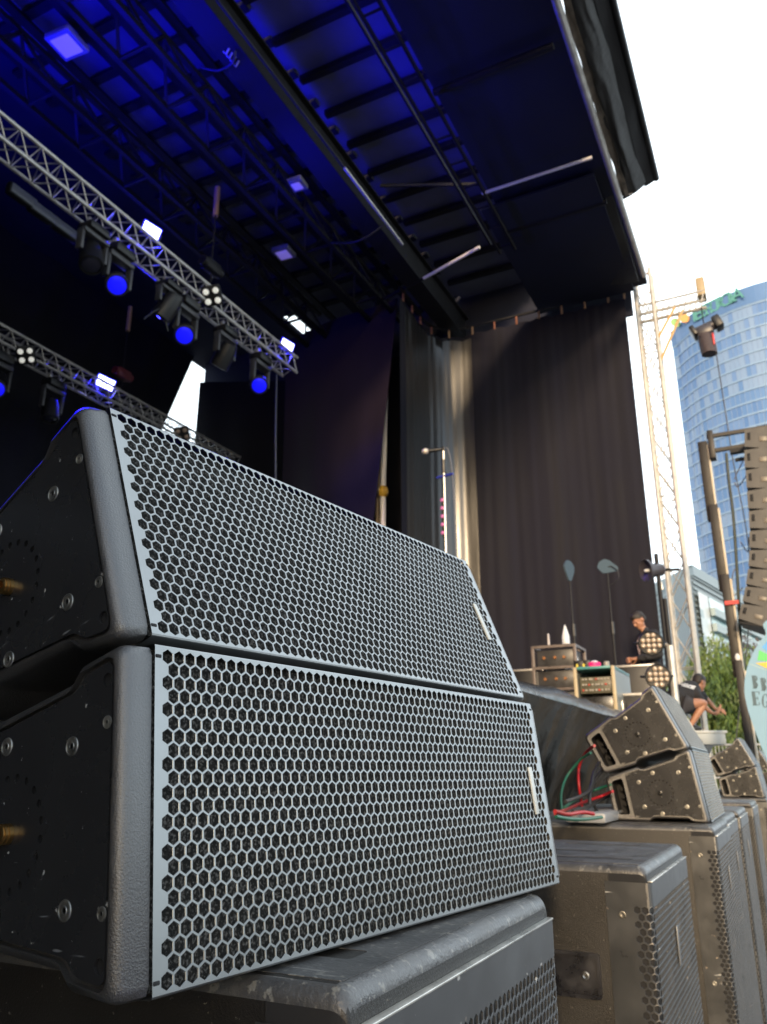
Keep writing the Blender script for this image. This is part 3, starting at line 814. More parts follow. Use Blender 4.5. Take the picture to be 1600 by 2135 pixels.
def blinder(px, py, depth_x, label, facing=None, r=.062, m=None):
    c = P(px, py, x=depth_x); f = (cdir(px, py)+V((0, 0, -.15))).normalized() if facing is None else V(facing)
    t = empty('blinder_light', M=Matrix.Translation(c) @ dirM(f) @ rot('Z', radians(18)), label=label, cat='stage light', group='four-lamp blinders on the trusses')
    MB().box((0, 0, -.05), (.30, .30, .09), None, .03).build('housing', m_blackp, t)
    for i in (-1, 1):
        for j in (-1, 1):
            T = Matrix.Translation((i*.072, j*.072, 0))
            MB().lathe([(.066, -.02), (.066, .012), (.060, .014)], 16, T).build('lamp_ring', m_blackp, t)
            MB().lathe([(.060, .004), (.045, .014), (.020, .019), (.001, .020)], 16, T).build('lens', m or m_warmlens, t)
    return t
blinder(442, 617, tx1.x+.22, 'four-lamp blinder with glowing lenses on the upper truss')
blinder(54, 741, B0.x+.22, 'four-lamp blinder with glowing lenses at the left of the rear truss')
blinder(380, 905, B0.x+.22, 'four-lamp blinder with tan lenses in front of the white triangular gap', m=mat('tan_blinder_lens', (.5, .36, .26), .3))
def flood(px, py, label, w=.36):
    c = P(px, py, z=10.9); t = empty('ceiling_floodlight', c, label=label, cat='floodlight', group='square floodlights under the stage roof')
    R = rot('Z', radians(4)).to_3x3()
    MB().box((0, 0, .05), (w+.06, w+.06, .10), R, .02).build('housing', mat('grey_floodlight_case', (.25, .25, .30), .5), t)
    MB().box((0, 0, -.004), (w-.06, w-.06, .02), R, .004).build('glass', m_glassface, t)
    return t
flood(139, 95, 'square violet floodlight glass under the roof, top left'); flood(592, 531, 'square violet floodlight glass under the roof, above the right end of the upper truss', .30)
flood(620, 388, 'dim square floodlight hidden among the purlins by the wide beam', .22)
# unlit strip panels hanging in the dark at the left
for i, (px, py) in enumerate(((45, 410), (88, 445), (135, 480))):
    c = P(px, py, x=-7.6); t = empty('strip_light', c, label=['unlit flat strip lamp hanging at far left in the dark', 'unlit flat strip lamp, middle of the dim row at far left', 'unlit flat strip lamp, lowest of the dim row at far left'][i], cat='stage light', group='unlit strip lamps')
    MB().box((0, 0, 0), (.10, .40, .16), None, .02).build('case', m_steel, t)
    MB().box((.052, 0, 0), (.01, .36, .12), None, .003).build('glass', mat('grey_lamp_glass', (.10, .11, .14), .3), t)
# chain hoists
def hoist(px, py, x, label, ztop=RZ, drop=0., red=False):
    c = P(px, py, x=x); t = empty('chain_hoist', c, label=label, cat='chain hoist', group='chain hoists of the trusses')
    MB().box((0, 0, .10), (.16, .34, .20), None, .04).tube([(0, -.22, .10), (0, .22, .10)], .08, 12).build('motor', m_steel if not red else mat('red_hoist_shell', (.10, .012, .02), .5), t)
    MB().tube([(0, 0, .2), (0, 0, ztop-c.z)], .012, 6).build('chain', m_steel, t)
    MB().tube([(0, 0, -.02), (0, .03, -.10), (0, .0, -.18), (0, -.03, -.13)], .012, 6).build('hook', m_steel, t)
    MB().tube([(0, 0, ztop-c.z-.55), (0, 0, ztop-c.z)], .045, 8).build('sling', m_strap, t)
    return t
hoist(440, 568, tx1.x-.02, 'chain hoist with bulky motor above the four-lamp blinder')
hoist(255, 790, B0.x, 'chain hoist with red shell beside the rear wash panel', red=True)
# small cable clamps on the roof beam
def cables(name, pts, r, m, label, cat='cable', group=None, n=7):
    # smooth the polyline
    P_ = [V(p) for p in pts]; out = []
    for i in range(len(P_)-1):
        p0 = P_[max(i-1, 0)]; p1 = P_[i]; p2 = P_[i+1]; p3 = P_[min(i+2, len(P_)-1)]
        for k in range(8):
            t = k/8; out.append(.5*((2*p1)+(p2-p0)*t+(2*p0-5*p1+4*p2-p3)*t*t+(3*p1-p0-3*p2+p3)*t**3))
    out.append(P_[-1])
    return tag(MB().tube(out, r, n).build(name, m, None, 60), label, cat, group)
hk = empty('cable_hook', P(478, 100, z=RZ-.02), label='pale clawed cable hook on the wide roof beam', cat='hook')
for i in range(4): MB().tube([(.0, .07*i, 0), (-.06, .07*i+.02, -.05), (-.09, .07*i, -.01)], .014, 6).build('claw', m_alu, hk)
MB().box((-.01, .10, .03), (.07, .34, .05)).build('bracket', m_alu, hk)
cables('cable', [P(490, 105, z=RZ-.05), P(485, 130, z=RZ-.15), P(455, 146, z=RZ-.1), P(420, 140, z=RZ)], .018, m_black, 'black cable looping from the clawed hook on the roof beam')
cables('cable', [P(690, 505, z=RZ-.02), P(745, 503, z=RZ-.25), P(800, 470, z=RZ-.05)], .018, m_black, 'black cable sagging between the wide beam and the dark lining')
cables('cable', [P(300, 665, x=tx1.x), P(335, 645, x=tx1.x), P(350, 690, x=tx1.x)], .012, m_black, 'thin black cable hanging below the upper truss')
cables('cable', [P(577, 780, y=10.8), P(575, 900, y=10.8), P(575, 1010, y=10.8)], .016, mat('grey_cable', (.10, .10, .12), .5), 'grey cable hanging straight down beside the violet curtain')
# lit lamps: real blue light from the panels and moving heads
def blue(loc, target, en, ang, rad=.1, col=(.004, .002, 1.0)):
    l = bpy.data.lights.new('blue_lamp', 'SPOT'); l.energy = en; l.spot_size = radians(ang); l.spot_blend = .8; l.color = col; l.shadow_soft_size = rad
    o = bpy.data.objects.new('blue_lamp', l); COL.objects.link(o); o.location = loc
    o.rotation_euler = (V(loc)-V(target)).to_track_quat('Z', 'Y').to_euler(); return o
for (t, c, f) in wp:
    blue(c+f*.03, c+f*4, 120, 150)
blue((-8.6, 4.6, 8.9), (-8.4, 6.6, 11.4), 254, 120, .6)
blue((-6.6, 5.2, 8.6), (-6.0, 6.4, 11.4), 224, 110, .6)
blue((-6.3, 5.0, 8.4), (-4.3, 7.0, 11.4), 359, 62, .7)
blue((-6.2, 7.6, 8.6), (-4.3, 8.8, 11.4), 149, 62, .7)
blue((-6.6, 8.6, 8.5), (-5.0, 9.4, 11.4), 51, 90)
blue((-9.5, 2.0, 8.2), (-12.4, 4.5, 7.0), 120, 80)
blue((-7.0, 3.6, 8.0), (-.5, .7, 1.5), 7000, 14)
blue((-7.0, 9.9, 8.0), (-6.4, 12.8, 6.5), 40, 50)
# ------------------------------------------------------------------ props on the stage
def mic_stand():
    Y = 7.0
    top = P(925, 936, y=Y); base = V((top.x, Y, DZ))
    t = empty('microphone_stand', base, label='straight microphone stand with pink plectrum strip in front of the wing curtain', cat='microphone stand')
    h = top.z-DZ
    MB().tube([(0, 0, .03), (0, 0, h*.55)], .014, 8).build('lower_tube', m_alu, t)
    MB().tube([(0, 0, h*.55), (0, 0, h)], .011, 8).build('upper_tube', m_alu, t)
    MB().lathe([(.14, 0), (.14, .02), (.04, .035), (.016, .05)], 20).build('base', m_steel, t)
    MB().tube([(0, 0, h-.26), (0, 0, h-.12)], .024, 10).build('clutch', m_blackp, t)
    MB().tube([(-.08, 0, h-.30), (.10, 0, h-.285)], .014, 6).build('cable_clip', mat('blue_clip', (.02, .03, .25), .4), t)
    st = MB().box((-.02, -.012, h-.72), (.02, .01, .42)).build('plectrum_holder', m_blackp, t)
    for i in range(5): MB().ball((-.022, -.02, h-.55-i*.085), (.019, .006, .020), 8, 6).build('plectrum', mat('pink_plectrum', (.45, .12, .34), .4), st)
    m = empty('microphone', (top.x, Y, top.z), label='handheld microphone with pale ball grille clipped on the straight stand', cat='microphone')
    d = V((-1, -.25, -.06)).normalized(); R = dirM(d)
    MB().lathe([(.010, 0), (.014, .03), (.022, .145), (.024, .15)], 14, R).build('body', m_blackp, m)
    MB().ball((0, 0, .185), (.034, .034, .038), 14, 10).lathe([(.028, .150), (.036, .16), (.036, .17), (.030, .18)], 14)
    hb = MB().ball((0, 0, .185), (.034, .034, .038), 14, 10); hb.v = [tuple(R @ V(p)) for p in hb.v]; hb.build('ball_grille', mat('pale_mesh_ball', (.50, .46, .42), .45, metal=.4), m)
    MB().box((0, 0, .0), (.03, .03, .05), None, .008).build('clip', m_blackp, m)
    cables('cable', [top, top+V((.05, 0, -.02)), top+V((.09, .0, -.3)), top+V((.10, .01, -1.0)), V((top.x+.1, Y, DZ+.02))], .006, mat('grey_cable', (.10, .10, .12), .5), 'thin microphone cable hanging beside the straight stand')
mic_stand()
def antenna(px, py0, py1, y, yaw, label, cab=False):
    hd = P(px, py0, y=y); t = empty('antenna_stand', (hd.x, y, DZ), label=label, cat='antenna', group='paddle antennas on stands')
    h = hd.z-DZ; b = P(px+(18 if not cab else 34), py1, y=y); lean = (b.x-hd.x)*0
    MB().tube([(0, 0, .02), (0, 0, h*.62)], .018, 8).build('lower_tube', m_steel, t)
    MB().tube([(0, 0, h*.62), (0, 0, h-.05)], .012, 8).build('upper_tube', m_steel, t)
    MB().tube([(0, 0, h*.60), (0, 0, h*.67)], .030, 8).build('clutch', m_blackp, t)
    for i in range(3):
        a = 2*pi*i/3+.4; MB().tube([(0, 0, .55), (.38*cos(a), .38*sin(a), .02)], .012, 6).build('leg', m_steel, t)
    R = rot('Z', yaw); R.translation = V((0, 0, h))
    kk = .85 if not cab else .80
    poly = [(x*kk, y*kk) for x, y in [(-.03, -.19), (.03, -.19), (.12, -.02), (.13, .07), (.05, .15), (-.05, .16), (-.13, .05), (-.11, -.02)]]
    T = R @ Matrix(((1, 0, 0, 0), (0, 0, -1, 0), (0, 1, 0, 0), (0, 0, 0, 1))) @ rot('Z', 0 if not cab else radians(75))
    MB().prism(roundpoly(poly, .02), -.012, .012, T).build('paddle', mat('blue_grey_paddle', (.060, .092, .125), .8, spec=.15), t)
    if cab: MB().tube([(0, 0, h), (.06, -.01, h+.0), (.14, -.01, h-.06), (.15, -.01, h-.16), (.10, 0, h-.22), (.02, 0, h-.26)], .007, 6).build('cable', m_black, t)
antenna(1187, 1188, 1400, 11.0, radians(66), 'pale paddle antenna upright on its stand, the left of the two')
antenna(1266, 1182, 1400, 11.0, radians(15), 'blue-grey paddle antenna lying sideways on its stand with looped cable', True)

def rackcase(px0, px1, pyt, pyb, d, label, kind):
    """equipment case whose front faces the viewpoint side; (px0..px1, pyt..pyb) its front"""
    return None
# amplifier rack with patch panels
def amp_rack():
    c = P(1154, 1345, y=8.6); w, dp = .46, .45; zt = P(1154, 1345, y=8.6).z
    t = empty('amplifier_rack', (c.x, 8.6, DZ), label='open black rack of stacked amplifiers and colourful patch panels on the stage edge', cat='rack')
    h = zt-DZ
    fr = MB()
    for sx in (-1, 1):
        for y in (0, dp): fr.box((sx*w/2, y, h/2), (.035, .035, h), None, .006)
    n = 4
    for i in range(n+1):
        z = .015+(h-.03)*i/n
        fr.box((0, 0, z), (w, .04, .028)).box((0, dp, z), (w, .04, .028))
        for sx in (-1, 1): fr.box((sx*w/2, dp/2, z), (.03, dp, .028))
    fr.build('frame', mat('worn_brown_frame', (.12, .095, .085), .45, vary=.4, vscale=20), t)
    for i in range(n):
        z = .015+(h-.03)*(i+.5)/n; hh = (h-.03)/n-.045
        u = MB().box((0, .05+dp*.4, z), (w-.06, dp*.8, hh), None, .006).build('amplifier', mat('dark_grey_unit', (.035, .034, .036), .4, vary=.3, vscale=12), t)
        if i in (0, 1):
            for k in range(12):
                for r in range(2):
                    MB().tube([(-w/2+.06+k*.031, .055, z+.025*(r-.5)), (-w/2+.06+k*.031, .028, z+.025*(r-.5))], .010, 8).build('connector', [mat('yellow_jack', (.45, .28, .03), .4), mat('red_jack', (.45, .05, .03), .4), mat('grey_jack', (.22, .2, .2), .4)][(k*3+r+i*2) % 3 if i else 2], u)
        else:
            for k in (-.12, 0, .10): MB().tube([(k, .05, z), (k, .03, z)], .016, 10).build('knob', mat('amber_knob', (.25, .10, .03), .4), u)
    return t
amp_rack()
def small_thing(name, label, cat, px, py, y, fn):
    c = P(px, py, y=y); t = empty(name, c, label=label, cat=cat); fn(t); return t
m_wplastic = mat('white_plastic', (.62, .64, .66), .35, vary=.15, vscale=30)
small_thing('plastic_bag', 'crumpled white plastic bag over the right side of the amplifier rack', 'bag', 1192, 1395, 8.75,
    lambda t: MB().sheet(lambda u, v: ((.07+.03*noise.noise(V((u*6, v*5, 1))))*cos(2*pi*u), (.07+.03*noise.noise(V((u*6, v*5, 4))))*sin(2*pi*u), -.16+.36*v+.02*noise.noise(V((u*5, v*5, 9))) ), 24, 16, (0, 0, .004)).build('film', m_wplastic, t, 80))
small_thing('spray_bottle', 'white cone-topped bottle standing on the amplifier rack', 'bottle', 1181, 1343, 8.7,
    lambda t: MB().lathe([(.040, 0), (.042, .02), (.042, .08), (.030, .13), (.012, .19), (.006, .21)], 14).build('body', m_wplastic, t))
small_thing('antenna_mast', 'short pale stub aerial on the amplifier rack', 'aerial', 1145, 1345, 8.7,
    lambda t: MB().tube([(0, 0, 0), (0, 0, .11)], [.014, .011], 8).ball((0, 0, .115), .012, 8, 6).build('rod', mat('pale_aerial', (.45, .42, .42), .4), t))
def flight_case():
    fl = P(1196, 1392, y=7.6); fr_ = P(1281, 1388, y=7.6)
    w = (fr_-fl).length; h = fl.z-DZ; dp = .75
    X = (fr_-fl); X.z = 0; X.normalize()
    t = empty('flight_case', M=frame(V((1, 0, 0)), V((0, 1, 0)), V((0, 0, 1)), (fl.x, 7.6, DZ)), label='teal and cream flight case rack with control panels, pink tape roll on top', cat='flight case')
    mg = mat('grey_case_laminate', (.20, .22, .21), .45, vary=.2, vscale=9); mcr = mat('cream_case_edge', (.40, .33, .21), .5, vary=.15, vscale=12)
    MB().box((w/2, dp/2+.02, h-.015), (w, dp, .03), None, .006).build('lid', mat('teal_case_laminate', (.06, .19, .19), .45, vary=.2, vscale=9), t)
    for x in (.012, w-.012): MB().box((x, dp/2+.02, h/2-.016), (.022, dp, h-.034)).build('side_panel', mg, t)
    for x in (.014, w-.014): MB().box((x, -.002, h/2), (.034, .04, h), None, .008).build('edge_post', mcr, t)
    MB().box((w/2, -.002, h-.012), (w-.07, .035, .026), None, .006).build('front_edge', mat('teal_edge', (.07, .24, .24), .4), t)
    MB().box((w/2, dp-.02, h/2), (w-.05, .02, h-.07)).build('back_panel', m_hole, t)
    for i, (z0, z1) in enumerate(((h-.24, h-.09), (h-.44, h-.27), (.05, h-.46))):
        if z1-z0 < .04: continue
        u = MB().box((w/2, .14, (z0+z1)/2), (w-.075, .16, z1-z0), None, .004).build('control_panel', mat('olive_unit_panel', (.085, .080, .055), .45, vary=.3, vscale=30) if i != 1 else m_plate, t)
        if i != 1:
            rr = int((z1-z0)/.045)
            for r in range(rr):
                for k in range(9):
                    x = .07+(w-.14)*k/8+random.uniform(-.006, .006); z = z0+.03+(z1-z0-.05)*r/max(1, rr-1)
                    MB().tube([(x, .06, z), (x, .042, z)], .009, 8).build('knob', mat('grey_knob', (.35, .33, .30), .4) if (k*7+r) % 5 else mat('red_jack', (.45, .05, .03), .4), u)
    for z in (h*.35,):
        for y in (.25, .5): MB().box((w+.006, y, z), (.012, .10, .14), None, .004).build('latch', m_lip, t)
    return t, fl, w, h
fc, fcl, fcw, fch = flight_case()
FT = DZ+fch
tt = empty('tape_roll', (fcl.x+fcw*.46, 7.72, FT), label='bright pink tape roll lying on the teal flight case', cat='tape')
MB().lathe([(.028, 0), (.058, 0), (.060, .004), (.060, .046), (.057, .05), (.028, .05), (.028, .001)], 24).build('roll', mat('bright_pink_tape', (.80, .02, .18), .45), tt)
for px, lab, cw in ((1208, 'black gadget box with yellow stickers at the left on the teal flight case', .11), (1222, 'small black box beside the pink tape roll on the teal flight case', .07)):
    c = P(px, 1385, y=7.8); q = empty('gadget_box', (c.x, 7.85, FT), label=lab, cat='box')
    MB().box((0, 0, .045), (cw, .10, .09), None, .01).build('case', m_blackp, q)
    MB().box((-.02, -.051, .04), (.02, .004, .03)).build('sticker', mat('yellow_sticker', (.55, .45, .05), .5), q)
cq = empty('paper_cup', (fcl.x+fcw*.72, 7.8, FT), label='small grey can standing right of the pink tape roll', cat='can')
MB().lathe([(.026, 0), (.028, .01), (.028, .06), (.022, .066)], 14).build('body', mat('grey_can', (.25, .24, .22), .4), cq)
cq = empty('cloth_ball', (fcl.x+fcw*.33, 7.95, FT), label='white crumpled cloth left of the pink tape roll', cat='cloth')
MB().sheet(lambda u, v: (.05*sin(pi*v)*cos(2*pi*u)*(1+.3*noise.noise(V((u*5, v*5, 3)))), .05*sin(pi*v)*sin(2*pi*u), .05-.05*cos(pi*v)*(1+.2*noise.noise(V((u*5, v*4, 6))))), 16, 10).build('cloth', m_wplastic, cq, 80)
# low dark gear behind the racks
def gear(px, py, y, w, h, label):
    c = P(px, py, y=y); t = empty('equipment_case', (c.x, y, DZ), label=label, cat='case')
    H = max(.1, c.z-DZ)
    MB().box((0, 0, H/2), (w, .5, H), None, .02).build('body', m_blackp, t)
    for s in (-1, 1): MB().box((s*(w/2-.012), -.245, H/2), (.03, .03, H+.01), None, .005).build('edge', m_alu, t)
    MB().box((0, -.245, H-.01), (w, .03, .025), None, .005).build('rim', m_alu, t)
gear(1318, 1392, 10.3, .60, .3, 'low black case in front of the standing man')
gear(1335, 1450, 8.2, .45, .3, 'black aluminium-edged case half hidden by the brown-lit speaker pair')
gear(1105, 1400, 10.5, .5, .3, 'dark case at the edge of the near speakers, behind the amplifier rack')
# par cans on a vertical pole
pp0 = P(1392, 1300, y=8.0)
ps = empty('lamp_pole', (pp0.x, 8.0, 0), label='dark upright pole carrying the two round multi-lens lamps', cat='pole')
MB().tube([(0, 0, 0), (0, 0, 3.0)], .022, 8).build('shaft', m_steel, ps)
MB().tube([(0, 0, 2.0), (0, 0, 2.55)], .032, 8).build('sleeve', m_alu, ps)
for (px, py, lab) in ((1358, 1341, 'round lamp with twelve clear lenses, upper of two in front of the standing man'), (1373, 1411, 'round lamp with twelve clear lenses, lower of two above the tilted brown speaker')):
    c = P(px, py, y=7.8); f = (cdir(px, py)+V((.12, 0, -.02))).normalized(); R = dirM(f)
    t = empty('par_lamp', M=Matrix.Translation(c) @ R, label=lab, cat='stage light', group='par lamps on the pole')
    MB().lathe([(.04, -.20), (.085, -.17), (.112, -.06), (.116, .02), (.110, .028), (.106, .004)], 22).build('housing', m_blackp, t)
    MB().lathe([(.106, .0), (.001, .004)], 22).build('front_plate', m_plate, t)
    for (ix, iy) in [(i, j) for i in (-1.5, -.5, .5, 1.5) for j in (-1.5, -.5, .5, 1.5) if not (abs(i) == 1.5 and abs(j) == 1.5)]:
        MB().lathe([(.0225, .0), (.0225, .014), (.017, .022), (.006, .026), (.001, .0265)], 12, Matrix.Translation((ix*.048, iy*.048, .002))).build('lens', m_clearlens, t)
    q = R.inverted().to_3x3() @ (V((pp0.x, 8.0, c.z))-c)
    MB().tube([(.12, 0, -.05), (.14, 0, -.10), (.06, 0, -.24), (-.06, 0, -.24), (-.14, 0, -.10), (-.12, 0, -.05)], .012, 6).build('bracket', m_steel, t)
    MB().tube([(.0, 0, -.24), tuple(q)], .02, 8).build('clamp_arm', m_alu, t)
# round reflector floodlight by the curtain edge
c = P(1346, 1190, y=11.6); R = dirM((-.75, -.62, -.1))
t = empty('round_floodlight', M=Matrix.Translation(c) @ R, label='round reflector floodlight clamped high beside the right edge of the wing curtain', cat='floodlight')
MB().lathe([(.05, -.30), (.09, -.26), (.10, -.12), (.16, -.03), (.165, .0), (.155, .0), (.12, -.03), (.05, -.06), (.001, -.065)], 24).build('reflector', mat('violet_grey_reflector', (.06, .055, .065), .35, metal=.3), t)
MB().lathe([(.022, -.06), (.022, .0), (.01, .015)], 10).build('bulb', m_wplastic, t)
iv = R.inverted().to_3x3()
MB().tube([tuple(iv @ V((0, 0, 0)) + V((0, 0, -.2))), tuple(iv @ V((.03, .03, -.28)) + V((0, 0, -.2)))], .018, 6).build('handle', m_alu, t)
MB().beam((0, 0, -.2), tuple(V((0, 0, -.2)) + iv @ V((.28, .1, .0))), .04).build('clamp', m_steel, t)
pb = P(1372, 1190, y=11.7)
t = empty('lamp_pole', (pb.x, 11.7, 0), label='dark pole holding the round reflector floodlight', cat='pole')
MB().tube([(0, 0, DZ), (0, 0, pb.z+.25)], .03, 8).build('shaft', m_steel, t)

# ------------------------------------------------------------------ cables behind the brown-lit pair
ZS = SUBH+.012
def cpt(px, py, x): return P(px, py, x=x)
cg = 'cables plugged into the brown-lit speaker pair'
cables('cable', [cpt(1240, 1555, -.72), cpt(1222, 1570, -.80), cpt(1208, 1600, -.85), cpt(1208, 1640, -.85), cpt(1216, 1690, -.85)], .006, m_red, 'red cable arching down from the upper brown-lit speaker', group=cg)
cables('cable', [cpt(1232, 1570, -.74), cpt(1210, 1585, -.80), cpt(1182, 1620, -.86), cpt(1171, 1655, -.86), cpt(1172, 1690, -.82)], .005, m_green, 'green cable arching widest to the left of the red arch', group=cg)
cables('cable', [cpt(1278, 1650, -.70), cpt(1255, 1660, -.76), cpt(1220, 1672, -.80), cpt(1190, 1685, -.80), cpt(1158, 1697, -.78)], .006, m_red, 'red cable running straight along the rack of the lower speaker to the near speakers', group=cg)
cables('cable', [cpt(1275, 1636, -.72), cpt(1240, 1648, -.80), cpt(1205, 1665, -.84), cpt(1178, 1684, -.82)], .006, m_green, 'thin green cable between the two red cables', group=cg)
cables('cable', [cpt(1158, 1692, -.72), cpt(1185, 1698, -.72), cpt(1215, 1694, -.70), cpt(1238, 1697, -.68)], .007, m_red, 'short thick red cable lying flat with tape at its end', group=cg)
cables('cable', [cpt(1160, 1703, -.70), cpt(1190, 1708, -.68), cpt(1225, 1708, -.66), cpt(1255, 1704, -.64)], .006, m_green, 'green cable lying lowest on the subwoofer top', group=cg)
for (a, lab) in (([(1262, 1572), (1240, 1610), (1228, 1650), (1180, 1672)], 'black cable sagging from the upper brown-lit speaker, leftmost'), ([(1270, 1590), (1245, 1620), (1232, 1650), (1230, 1680)], 'black cable dropping behind the red straight cable'), ([(1276, 1655), (1235, 1678), (1195, 1692)], 'thick black cable just under the straight red one'), ([(1240, 1680), (1250, 1697), (1275, 1703)], 'thin black loop next to the bottom of the lower brown-lit speaker')):
    cables('cable', [cpt(x, y, -.76) for x, y in a], .007, m_black, lab, group=cg)
tb = empty('cable_bundle_tray', cpt(1240, 1690, -.78), label='grey cable tray lying behind the brown-lit speaker pair', cat='cable tray')
MB().box((0, .1, -.02), (.16, .55, .04), None, .01).build('tray', mat('pale_grey_tray', (.25, .26, .27), .4), tb)

# ------------------------------------------------------------------ silver tower at the stage corner
TY = 14.6
def tower():
    a0 = P(1312, 598, y=TY); b0 = P(1403.5, 1350, y=TY); b1 = P(1452, 1350, y=TY)
    w = b1.x-b0.x; xc = (b0.x+b1.x)/2; H = P(1340, 560, y=TY).z
    t = empty('truss_tower', (xc, TY+w/2, 0), label='tall sunlit silver lattice tower at the right stage corner', cat='tower')
    h = w/2-.03
    for sx in (-h, h):
        for sy in (-h, h): MB().tube([(sx, sy, 0), (sx, sy, H)], .038, 8).build('chord', m_galv, t)
    b = MB(); st = .62; n = int(H/st)
    for i in range(n):
        z0 = i*st; z1 = z0+st
        for sy in (-h, h):
            b.tube([(-h, sy, z0), (h, sy, z1)], .013, 6); b.tube([(h, sy, z0), (-h, sy, z1)], .013, 6)
        for sx in (-h, h):
            b.tube([(sx, -h, z0), (sx, h, z1)], .013, 6)
        if i % 5 == 0:
            for sy in (-h, h): b.tube([(-h, sy, z0), (h, sy, z0)], .013, 6)
    b.build('lacing', m_galv, t)
    cl = MB()
    # outrigger arm
    xe = P(1468, 606, y=TY).x-xc; zt = P(1400, 618, y=TY).z; zb = P(1400, 660, y=TY).z
    o = MB(); zs = [P(1400, q, y=TY).z for q in (620, 640, 655)]
    for z in zs: o.tube([(-h-.02, -h, z), (xe, -h, z)], .022, 6)
    for z in zs[:2]: o.tube([(-h-.02, h, z), (xe, h, z)], .022, 6)
    k = 9
    for i in range(k):
        x0 = h+(xe-h)*i/k; x1 = h+(xe-h)*(i+1)/k
        o.tube([(x0, -h, zs[2]), (x1, -h, zs[0])], .010, 5); o.tube([(x0, h, zs[1]), (x1, -h, zs[0])], .008, 5)
    o.build('outrigger', m_galv, t)
    s = MB()
    s.tube([(h, -h, zs[2]-.95), (xe*.62, -h, zs[2]+.05)], .026, 6); s.tube([(h, -h, zs[2]-.45), (xe*.5, -h, zs[1])], .026, 6)
    s.build('strut', mat('orange_lit_tube', (.55, .33, .12), .45), t)
    MB().box((xe-.05, 0, zs[0]+.12), (.16, .34, .40), None, .03).build('head_block', mat('tan_pulley_block', (.32, .24, .13), .5), t)
    MB().tube([(-.5, -h, H-.45), (.9*h, -h, H-.1)], .025, 6).build('brace', m_strap, t)
    # hanging hoist with chain bag
    hx = xc+P(1470, 690, y=TY).x-xc; hz = P(1468, 690, y=TY).z
    q = empty('chain_hoist', (hx, TY, hz), label='chain hoist with dark canvas bag hanging from the silver tower arm', cat='chain hoist')
    MB().tube([(0, 0, .05), (0, 0, zs[2]-hz)], .012, 6).build('chain', m_steel, q)
    MB().box((0, 0, -.02), (.30, .22, .20), rot('Y', radians(-14)).to_3x3(), .04).tube([(-.22, 0, -.02), (.24, 0, .10)], .10, 14).build('motor', mat('dark_hoist_shell', (.035, .03, .036), .4), q)
    MB().box((-.19, 0, .0), (.10, .30, .22), rot('Y', radians(-24)).to_3x3(), .03).build('motor_housing', m_blackp, q)
    MB().box((.24, 0, .10), (.16, .28, .26), rot('Y', radians(-20)).to_3x3(), .04).build('motor_housing', m_blackp, q)
    MB().sheet(lambda u, v: ((.135+.03*v*(1-v)+.012*sin(6*pi*u*1.0))*cos(2*pi*u)+.03*v, .135*sin(2*pi*u), -.10-.40*v), 28, 8, (0, 0, .006)).box((.03, 0, -.49), (.20, .18, .02)).build('chain_bag', mat('dark_canvas', (.055, .042, .048), .8, vary=.3, vscale=14), q)
    MB().box((.135, -.07, -.25), (.03, .06, .24), None, .008).build('tag', mat('red_tag', (.55, .03, .03), .5), q)
    e = P(1535, 1545, y=TY-.4)
    cables('cable', [(hx+.14, TY, hz-.5), (hx+.16, TY, hz-2.5), (hx+.18, TY-.1, hz-4.8), (e.x, TY-.4, max(.1, e.z))], .010, m_black, 'thin hoist chain and cable falling from the canvas bag')
tower()

# ------------------------------------------------------------------ lifting mast with the hung loudspeaker column
MY = 11.3
def mast():
    top = P(1468, 915, y=MY); t = empty('lifting_mast', (top.x+.06, MY, 0), label='black telescopic lifting mast with stepped sections holding the loudspeaker column', cat='lifting mast')
    H = top.z; mm = mat('black_mast_paint', (.016, .013, .011), .5, spec=.4, vary=.2, vscale=9); me = mat('pale_mast_edge', (.50, .44, .34), .4)
    zz = [P(1500, q, y=MY).z for q in (915, 1060, 1210, 1390)]
    w = .128
    secs = [(zz[1]-.15, zz[0], -.085), (zz[2]-.15, zz[1]+.05, -.055), (zz[3]-.15, zz[2]+.05, -.025), (.0, zz[3]+.05, .0)]
    secs = [(max(0, a), b, o) for a, b, o in secs]
    for i, (a, b, o) in enumerate(secs):
        sct = MB().box((o, -.05*(i-1), (a+b)/2), (w-.01*i, .14, b-a), None, .008).build('mast_section', mm, t)
        MB().box((o+w/2+.002, -.05*(i-1)-.02, (a+b)/2), (.026, .10, (b-a)*.9), None, .004).build('rail', me, sct)
    MB().box((.02, -.15, P(1500, 1263, y=MY).z), (.17, .02, .05)).build('warning_label', mat('red_tag', (.55, .03, .03), .5), t)
    MB().ball((.0, -.14, P(1510, 1375, y=MY).z), (.03, .01, .05), 8, 6).build('white_sticker', m_wplastic, t)
    MB().ball((.02, -.14, P(1510, 1397, y=MY).z), (.035, .01, .03), 8, 6).build('yellow_sticker', mat('yellow_sticker', (.55, .45, .05), .5), t)
    xe = P(1600, 880, y=MY).x-top.x+.9
    MB().beam((-.02, .0, H+.02), (xe, 0, H+.02), .05).beam((.05, 0, H-.20), (xe, 0, H-.20), .05).build('fork', mm, t)
    MB().box((.03, 0, H-.12), (.08, .16, .42), None, .01).build('head', mm, t)
    MB().beam((.25, .02, H-.25), (.75, .02, H-.25), .10, .06).beam((.30, .02, H-.38), (.7, .02, H-.38), .04).build('rigging_frame', m_steel, t)
    for a in (0, 1, 2, 3):
        an = pi/4+a*pi/2
        MB().beam((0, 0, .12), (.9*cos(an), .9*sin(an), .04), .07).build('leg', mm, t)
    return t, H
mt, MH = mast()
